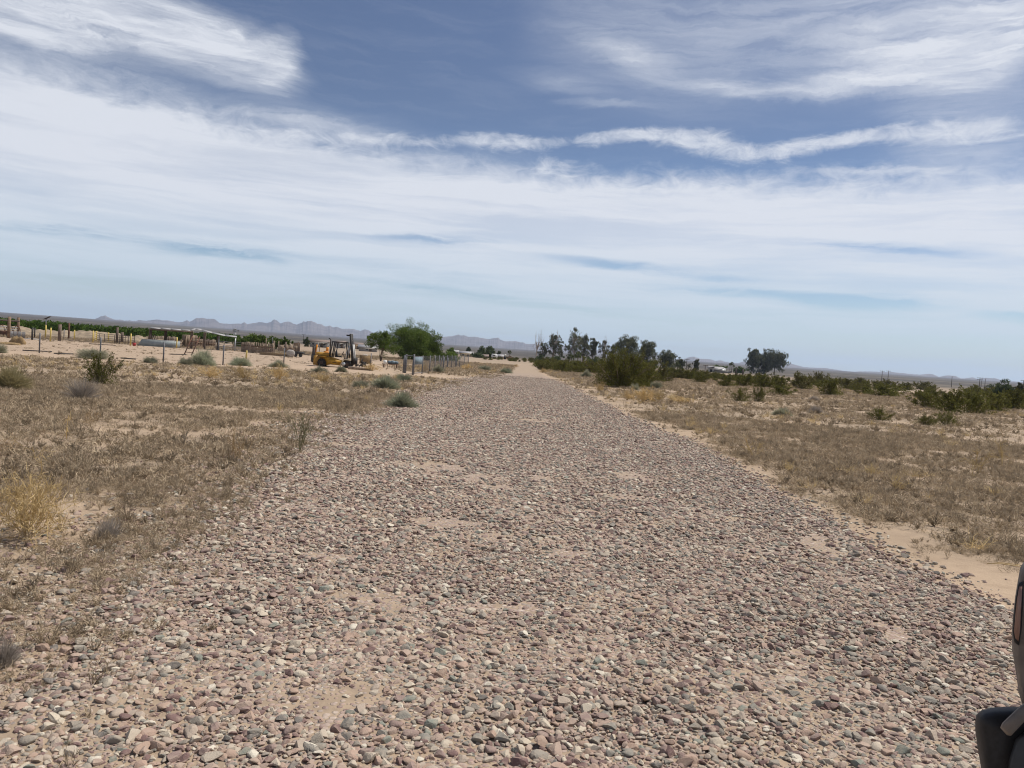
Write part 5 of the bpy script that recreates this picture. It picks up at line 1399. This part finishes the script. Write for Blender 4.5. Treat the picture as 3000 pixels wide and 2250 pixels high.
# junk around the gate
b = gp(1068, 1066)
e = empty('straw_block', 'brown straw covered block with a white lid right of the forklift mast', 'bale', tuple(b))
MB().box((0, .5, .45), (1.2, 1.0, .9), .1).build('block', M['hay'], e)
MB().box((-.05, .4, .94), (.5, .5, .07)).build('lid', M['white'], e)
b = gp(1066, 1080)
e = empty('scrap_heap', 'heap of black bent steel scrap right of the forklift', 'scrap', tuple(b))
r_ = np.random.default_rng(9)
for k in range(9):
    p0 = r_.normal(0, .5, 3) * (1, .4, 0) + (0, 0, .15); p1 = p0 + r_.normal(0, .45, 3) * (1, .5, .6); p1[2] = abs(p1[2])
    MB().tube([p0, (p0 + p1) / 2 + (0, 0, .2), p1], .05, 5).build('scrap_bar', DK, e)
b = gp(1028, 1068)
e = empty('bucket', 'white bucket lying at the right of the forklift wheel', 'bucket', tuple(b), .5)
MB().tube([(0, 0, .16), (.35, .1, .18)], [.14, .17], 10).build('body', M['white'], e)
MB().tube([(.35, -.07, .18), (.5, .1, .3), (.35, .27, .18)], .012, 4).build('handle', DK, e)
b = gp(1030, 1082)
e = empty('log', 'pale brown log lying on the ground in front of the forklift', 'log', tuple(b))
MB().tube([(-.3, 0, .1), (.6, .1, .12), (1.5, .1, .1)], [.12, .13, .1], 8).build('trunk', M['lightwood'], e)
b = gp(1005, 1086)
e = empty('valve_pipe', 'short standpipe with a round pale head by the fence', 'pipe', tuple(b))
MB().tube([(0, 0, 0), (0, 0, .4)], .04, 6).build('pipe', DK, e); MB().tube([(0, -.1, .5), (0, .1, .5)], .12, 10).build('head', M['galv'], e)
b = gp(1143, 1078)
e = empty('flat_cart', 'low slatted steel cart carrying a faded blue bundle by the gate', 'cart', tuple(b), rad(4))
for k in range(6): MB().box((0, -.3 + k * .14, .36), (1.5, .09, .05)).build('slat', M['rust'], e)
for x_ in (-.6, .6):
    for y_ in (-.25, .3): MB().box((x_, y_, .17), (.06, .06, .34)).build('leg', M['rust'], e)
for k in range(7): MB().box((-.66 + k * .22, -.36, .22), (.03, .03, .3)).build('bar', M['rust'], e)
b = b + (0, .05, 0)
o = MB()
for k, (x_, rr_) in enumerate([(-.1, .16), (.2, .19), (.5, .15)]): o.tube([(x_ - .2, 0, .52), (x_, .03, .54), (x_ + .22, 0, .52)], [rr_ * .7, rr_, rr_ * .7], 8)
solo(o, 'bundle', M['blue'], (0, 0, 0), 'faded blue cloth bundle lying on the low steel cart', 'bundle').location = tuple(b)
b = gp(1127, 1077.5)
solo(MB().tube([(0, 0, .36), (0, 0, .7)], [.13, .17], 10), 'jug', M['white'], (0, 0, 0), 'white plastic jug at the left end of the cart', 'jug').location = tuple(b)

# ------------------------------------------------------------------ chain link fences
def chain_fence(label, posts, h, pr, gate=None, name='chain_link_fence', cell=.11, toprail=False):
    W_ = [gp(*p) for p in posts]
    b = W_[0].copy()
    e = empty(name, label, 'fence', tuple(b))
    for i, q in enumerate(W_):
        built(MB().tube([q + (0, 0, -.1), q + (0, 0, h + .06)], pr, 7), 'post', M['post_steel'], e, b)
    mb = MB()
    for q0, q1 in zip(W_[:-1], W_[1:]):
        d = q1 - q0; L = np.linalg.norm(d); d = d / L
        n = int((L + h) / cell)
        s0 = np.arange(n) * cell - h
        for sg in (1, -1):
            for s in s0:
                t0, z0, t1, z1 = s, 0.0, s + h, h
                if t0 < 0: z0 -= t0; t0 = 0.0
                if t1 > L: z1 -= (t1 - L); t1 = L
                if t1 - t0 < .05: continue
                if sg < 0: t0, t1 = L - t0, L - t1
                A, B = q0 + d * t0 + (0, 0, z0 + .03), q0 + d * t1 + (0, 0, z1 + .03)
                w = .002
                nn_ = np.array((-d[1], d[0], 0)); vv = np.cross((B - A) / np.linalg.norm(B - A), nn_)
                ring = [nn_ * w, (-nn_ * .5 + vv * .87) * w, (-nn_ * .5 - vv * .87) * w]
                mb.add([A + r_ for r_ in ring] + [B + r_ for r_ in ring], [(0, 1, 4, 3), (1, 2, 5, 4), (2, 0, 3, 5)])
    o = built(mb, 'chain_mesh', M['post_steel'], e, b); o['kind'] = 'stuff'
    if toprail:
        for q0, q1 in zip(W_[:-1], W_[1:]):
            built(MB().tube([q0 + (0, 0, h), q1 + (0, 0, h)], .025, 5), 'top_rail', M['post_steel'], e, b)
    return e
chain_fence('long chain link fence on slim steel posts in front of the corral yard', [(-60, 1023), (115, 1035), (293, 1050), (478, 1065), (653, 1070), (831, 1070), (1012, 1076), (1085, 1083)], 1.3, .045)
side = [(1236, 1096), (1258, 1091), (1273, 1088), (1285, 1085), (1297, 1083), (1309, 1081), (1322, 1079), (1333, 1077), (1346, 1075.5), (1359, 1073.5), (1371, 1072)]
chain_fence('chain link fence of many close steel posts running along the left of the road', side, 1.42, .045, cell=.16)
for lb, px, py, top in [('thick leaning grey gate post nearest the road', 1209, 1099, 1038), ('thick steel gate post at the left of the gate gap', 1187, 1093, 1038), ('thinner post doubled beside the left gate post', 1182, 1092, 1041), ('thick dark post in the middle of the roadside fence', 1299, 1079, 1046), ('thick dark post second along the roadside fence', 1291, 1080, 1048), ('thick post past the middle of the roadside fence', 1311, 1077, 1048), ('dark post near the far end of the roadside fence', 1336, 1074, 1049)]:
    post('gate_post', lb, px, py, top, .15 if px > 1250 else .17, M['post_steel'], 'thick steel posts by the roadside', rnd=True)
b = gp(1212, 1098)
e = empty('fence_gate', 'grey pipe framed chain link gate with cloth over its top half', 'gate', tuple(b))
q1 = gp(1235, 1096)
for z in (.12, .8, 1.4): built(MB().tube([b + (0, 0, z), q1 + (0, 0, z)], .028, 6), 'rail', M['post_steel'], e, b)
for t in (0, 1): built(MB().tube([b + (q1 - b) * t + (0, 0, .1), b + (q1 - b) * t + (0, 0, 1.42)], .03, 6), 'stile', M['post_steel'], e, b)
built(MB().beam(b + (0, .03, 1.1), q1 + (0, .03, 1.1), .02, .56), 'cloth', M['blue'], e, b)
built(MB().tube([gp(1188, 1093) + (0, 0, 1.42), gp(1209, 1099) + (0, 0, 1.42)], .03, 6), 'header_rail', M['post_steel'], e, b)

# ------------------------------------------------------------------ far buildings
def house(label, px0, px1, dist, top, wall, roof, roofh=.35, name='house', windows=2, door=True, gable=False, porch=False, depth=6):
    a, c = ap(px0, dist), ap(px1, dist)
    L = np.linalg.norm(c - a); b = (a + c) / 2
    rz = math.atan2(c[1] - a[1], c[0] - a[0])
    h = zat((px0 + px1) / 2, top, dist) - (0 if not gable else 0)
    hw = h * (1 - roofh) if gable else h - .25
    e = empty(name, label, 'building', tuple(b), rz)
    MB().box((0, depth / 2, hw / 2), (L, depth, hw)).build('wall', M[wall], e)
    if gable:
        MB().prism([(-L / 2 - .4, hw - .1), (0, h), (0, h - .22), (-L / 2 - .4, hw - .32)], -.4, depth + .4).build('roof', M[roof], e)
        MB().prism([(0, h), (L / 2 + .4, hw - .1), (L / 2 + .4, hw - .32), (0, h - .22)], -.4, depth + .4).build('roof', M[roof], e)
        MB().prism([(-L / 2, hw), (L / 2, hw), (0, h - .24)], 0, .2).build('gable', M[wall], e)
    else:
        V = [(-L / 2 - .4, -.7, hw + .03), (L / 2 + .4, -.7, hw + .03), (L / 2 + .4, depth + .5, h + .55), (-L / 2 - .4, depth + .5, h + .55)]
        V = V + [(x, y, z + .14) for x, y, z in V]
        MB().add(V, [(3, 2, 1, 0), (4, 5, 6, 7), (0, 1, 5, 4), (1, 2, 6, 5), (2, 3, 7, 6), (3, 0, 4, 7)]).build('roof', M[roof], e)
    for k in range(windows):
        x = -L / 2 + L * (k + .6) / (windows + .4)
        f = MB().box((x, -.03, hw * .58), (min(1.3, L * .16), .07, hw * .34)).build('window', M['white'], e)
        MB().box((x, -.075, hw * .58), (min(1.1, L * .13), .03, hw * .27)).build('pane', M['pane'], f)
    if door:
        MB().box((L * .12, -.03, hw * .4), (.9, .07, hw * .8)).build('door', M['oldwood'], e)
    if porch:
        MB().box((L * .2, -1.5, hw - .1), (L * .5, 3, .12)).build('porch_roof', M['roofmetal'], e)
        for s in (-.04, .44): MB().box((L * s, -2.9, hw / 2 - .1), (.14, .14, hw - .2)).build('porch_post', M['white'], e)
    return e
house('low grey house with brown roof and white porch behind the forklift', 908, 964, 300, 1000, 'greywall', 'brownroof', windows=3, porch=True)
house('pale low building seen through the forklift cab', 985, 1012, 330, 1003, 'greywall', 'brownroof', windows=1)
house('pink tan house left of the mesquite, behind the white roof', 1030, 1062, 330, 1008, 'tanwall', 'brownroof', windows=2)
house('low shed with bright white roof left of the mesquite', 1052, 1106, 250, 1017, 'greywall', 'roofmetal', windows=1, depth=9)
house('low house with grey white roof behind the roadside fence end', 1348, 1386, 330, 1034, 'cream', 'roofmetal', windows=2)
house('small pale house among trees behind the roadside fence', 1321, 1343, 380, 1029, 'greywall', 'roofmetal', windows=1)
house('low tan shed under the two conifers', 1416, 1430, 320, 1043, 'greywall', 'brownroof', windows=0, depth=4)
house('cream flat roofed house beside the white caravan', 1461, 1476, 320, 1043, 'cream', 'roofmetal', windows=1, depth=4)
house('tan gabled house beside the fan palm beyond the track', 1485, 1504, 330, 1042, 'tanwall', 'brownroof', .5, windows=1, gable=True, depth=8)
b = ap(1449, 318)
e = empty('caravan', 'white travel caravan parked left of the cream house', 'caravan', tuple(b))
MB().prism([(-1.3, .4), (1.2, .4), (1.35, 1.0), (1.1, 1.9), (-1.0, 1.95), (-1.35, 1.2)], 0, 2.2).build('body', M['white'], e)
f = MB().box((-.2, -.02, 1.35), (1.0, .05, .4)).build('window', M['pane'], e)
for s in (-.4, .4): MB().tube([(s, -.05, .3), (s, .2, .3)], .3, 10).build('wheel', M['rubber'], e)
b = ap(1480, 316)
e = empty('water_tower', 'small dark stand carrying a white square tank by the cream house', 'tank', tuple(b))
MB().box((0, .4, 1.75), (.85, .8, .8)).build('tank', M['white'], e)
MB().box((0, .4, .65), (.9, .8, 1.3)).build('stand', M['dark'], e)
# barn on the right
b = ap(2094, 410)
e = empty('barn', 'white barn with pale metal roof and open dark front beyond the creosote', 'barn', tuple(b), rad(-28))
MB().box((0, 3, 1.0), (7.2, 6, 2.0)).build('wall', M['white'], e)
MB().prism([(-3.9, 2.0), (-3.6, 2.1), (-.4, 2.95), (-.4, 2.8)], -.6, 6.4).build('roof', M['roofmetal'], e)
V = [(-3.9, -.7, 1.95), (3.9, -.7, 1.75), (3.9, 3, 2.9), (-3.9, 3, 3.0)]; V += [(x, y, z + .1) for x, y, z in V]
MB().add(V, [(3, 2, 1, 0), (4, 5, 6, 7), (0, 1, 5, 4), (1, 2, 6, 5), (2, 3, 7, 6), (3, 0, 4, 7)]).build('roof', M['roofmetal'], e)
for k in range(3): MB().box((-1.8 + k * 2.0, -.03, .8), (1.4, .08, 1.4)).build('opening', M['pane'], e)
b = ap(2120, 408)
e = empty('barn_annex', 'long low dark open shed attached right of the white barn', 'shed', tuple(b), 0)
MB().box((0, 2, .7), (8, 4, 1.1)).build('wall', M['greymetal'], e); MB().box((0, 1.8, 1.32), (8.6, 4.8, .12)).build('roof', M['greymetal'], e)
b = ap(2127, 415)
e = empty('round_tank', 'white round tank behind the dark shed by the barn', 'tank', tuple(b)); MB().tube([(0, 4, 0), (0, 4, 2.2), (0, 4, 2.5)], [.9, .9, .4], 14).build('shell', M['white'], e); MB().box((0, 3.1, .6), (.3, .2, .3)).build('outlet', M['galv'], e)
# distant homestead specks on the right plain
for i, (px, dist, w, lb) in enumerate([(2424, 1500, 10, 'tiny white far house right of the big eucalyptus group'), (2440, 1520, 7, 'tiny grey far house beside the white one on the plain'), (2460, 1540, 9, 'tiny pale house, last of three on the far plain'), (2572, 1500, 11, 'tiny white far house left of the twin poles'), (2305, 1300, 12, 'tiny far white shed right beside the big eucalyptus group'), (2758, 1450, 8, 'tiny white shed far out before the right hills'), (2772, 1460, 6, 'tiniest white far shed near the single pole')]):
    house(lb, px - w / 2, px + w / 2, dist, hz(px) - 1.5, 'white', 'roofmetal', windows=1, door=False, depth=8)
# wooden posts near the three palms and utility poles
for lb, px, dist, top in [('dark thick post left of two near the palms', 2157, 300, 1079), ('dark thick post right of two near the palms', 2177, 300, 1081)]:
    q = ap(px, dist); h = zat(px, top, dist)
    solo(MB().box(q + (0, 0, h / 2), (.5, .5, h)), 'field_post', M['polewood'], q, lb, 'post', 'dark field posts')
for lb, px, dist, top, arms in [('left pole of the twin utility poles on the right horizon', 2583, 520, 1086, 1), ('right pole of the twin utility poles on the right horizon', 2601, 540, 1086, 1), ('single slim utility pole between the twin poles and the double crossarm one', 2787.5, 560, 1102, 0),
                                ('thick utility pole with two crossarms right of centre thicket', 2869, 480, 1106, 2), ('short slim pole touching the thick double armed one', 2874, 560, 1115, 0), ('thin pole right of the double armed utility pole', 2885, 560, 1109, 0), ('utility pole at the right picture edge', 2997, 480, 1114, 1),
                                ('thin dark utility pole behind the tank on the left', 889, 560, 979.5, 1), ('thin utility pole by the little lone dark tree', 2011, 420, 1051, 1), ('short pole left of the white barn', 2066, 420, 1069, 1), ('thin pole left of the medium eucalyptus', 1936, 380, 1055, 0), ('thin pole at the far left above the orchard', 55, 600, 931, 0)]:
    q = ap(px, dist); h = zat(px, top, dist)
    e = empty('utility_pole', lb, 'utility pole', tuple(q), math.atan2(-q[0], q[1]), 'utility poles')
    MB().tube([(0, 0, 0), (0, 0, h)], [.2, .14], 7).build('pole', M['polewood'], e)
    for k in range(arms):
        a = MB().box((0, -.15, h - .25 - k * .9), (2.6, .16, .2)).build('crossarm', M['polewood'], e)
        for s in (-1.1, 0, 1.1): MB().tube([(s, -.15, h - .15 - k * .9), (s, -.15, h + .15 - k * .9)], .06, 5).build('insulator', M['greymetal'], a)
# small litter on the gravel
b = gp(1890, 1512)
solo(MB().tube([b + (-.13, .02, .03), b + (0, 0, .045), b + (.14, -.05, .03)], [.008, .012, .007], 6), 'stick', M['dark'], b, 'short black stick lying on the gravel right of centre', 'stick')
b = gp(2935, 1660)
solo(MB().tube([b + (-.16, .02, .02), b + (0, .01, .03), b + (.2, -.02, .02)], .005, 5).tube([b + (-.02, .12, .02), b + (.2, 0, .035)], .004, 5), 'straw_stalk', M['straw'], b, 'pale crossed straw stalks on the sand near the mirror', 'stalk')

# ------------------------------------------------------------------ mirror of the vehicle the picture is taken from
MP = plain('mirror_plastic', (0.19, 0.165, 0.145), (0.125, 0.11, 0.098), 28, 0.55, bstr=.15, bdist=.001)
MBK = plain('black_plastic', (0.032, 0.032, 0.034), (0.024, 0.024, 0.025), 90, 0.6, bstr=.2, bdist=.001)
m, T = mat_new('signal_lens')
ML = finish(T, m, (0.26, 0.15, 0.115), 0.3, spec=.5)
def wp(px, py, dep):
    v = FWD + RIGHT * ((px - 1500) / F_PX) - UP * ((py - 1125) / F_PX)
    return np.array(v * dep) + np.array((0, 0, CAM_H))
def shell(outline, dep, thick, bev):                # closed rounded solid from an outline seen head on
    o = np.array(outline, float); c = o.mean(0)
    def shrink(k): return c + (o - c) * (1 - k / np.maximum(np.linalg.norm(o - c, axis=1), 1e-6))[:, None]
    rings = []
    for kk, dd in ((bev, 0), (bev * .45, thick * .06), (bev * .12, thick * .18), (0, thick * .36), (0, thick * .7), (bev * .4, thick * .92), (bev, thick)):
        rings.append(np.array([wp(x, y, dep + dd) for x, y in shrink(kk)]))
    n = len(o); V = np.concatenate(rings + [rings[0].mean(0)[None], rings[-1].mean(0)[None]])
    Q = [(j * n + i, j * n + (i + 1) % n, (j + 1) * n + (i + 1) % n, (j + 1) * n + i) for j in range(len(rings) - 1) for i in range(n)]
    k = len(rings) * n
    return MB().add(V, Q, [(k, (i + 1) % n, i) for i in range(n)] + [(k + 1, k - n + i, k - n + (i + 1) % n) for i in range(n)])
b = wp(3080, 2280, 1.16)
e = empty('side_mirror', 'grey and black vehicle side mirror at the lower right picture edge', 'mirror', tuple(b))
OUT = [(2999, 1646), (2989, 1662), (2981, 1706), (2974, 1748), (2968, 1804), (2964, 1851), (2965, 1901), (2971, 1940), (2977, 1976), (2984, 2027), (2993, 2058), (3010, 2085), (3060, 2100), (3160, 2090), (3200, 2020), (3215, 1850), (3190, 1690), (3150, 1625), (3060, 1622), (3015, 1630)]
built(shell(OUT, 1.12, .13, 26), 'housing', MP, e, b)
built(shell([(2999, 1700), (2984, 1706), (2975, 1755), (2968, 1810), (2966.5, 1855), (2971, 1882), (2985, 1893), (2993, 1852), (2998, 1780)], 1.116, .05, 6), 'lens_bezel', MBK, e, b)
built(shell([(2996, 1712), (2986, 1716), (2979, 1755), (2972, 1810), (2970, 1850), (2974, 1872), (2984, 1882), (2989, 1850), (2993, 1780)], 1.112, .05, 6), 'turn_signal', ML, e, b)
built(shell([(3030, 1680), (3022, 1800), (3024, 1950), (3050, 2040), (3130, 2030), (3160, 1900), (3150, 1720), (3100, 1665)], 1.108, .01, 4), 'mirror_glass', M['pane'], e, b)
built(shell([(2857, 2112), (2860, 2094), (2876, 2080), (2904, 2073), (2951, 2070), (3010, 2072), (3120, 2090), (3180, 2200), (3170, 2330), (2890, 2340), (2876, 2260), (2864, 2190), (2857, 2140)], 1.16, .2, 30), 'base', MBK, e, b)
built(shell([(2930, 2132), (2936, 2118), (2990, 2066), (3050, 2030), (3075, 2060), (3010, 2105), (2962, 2156), (2950, 2154)], 1.09, .06, 9), 'arm', MP, e, b)
built(shell([(2975, 2165), (3030, 2120), (3140, 2110), (3150, 2300), (2950, 2320), (2955, 2230)], 1.14, .05, 12), 'pocket', M['seat'], e, b)
for c in e.children:
    c.data.polygons.foreach_set('use_smooth', np.ones(len(c.data.polygons), bool))
MB().box((.45, -.35, -.32), (.9, 1.3, .5), -.3).build('door_panel', MP, e)
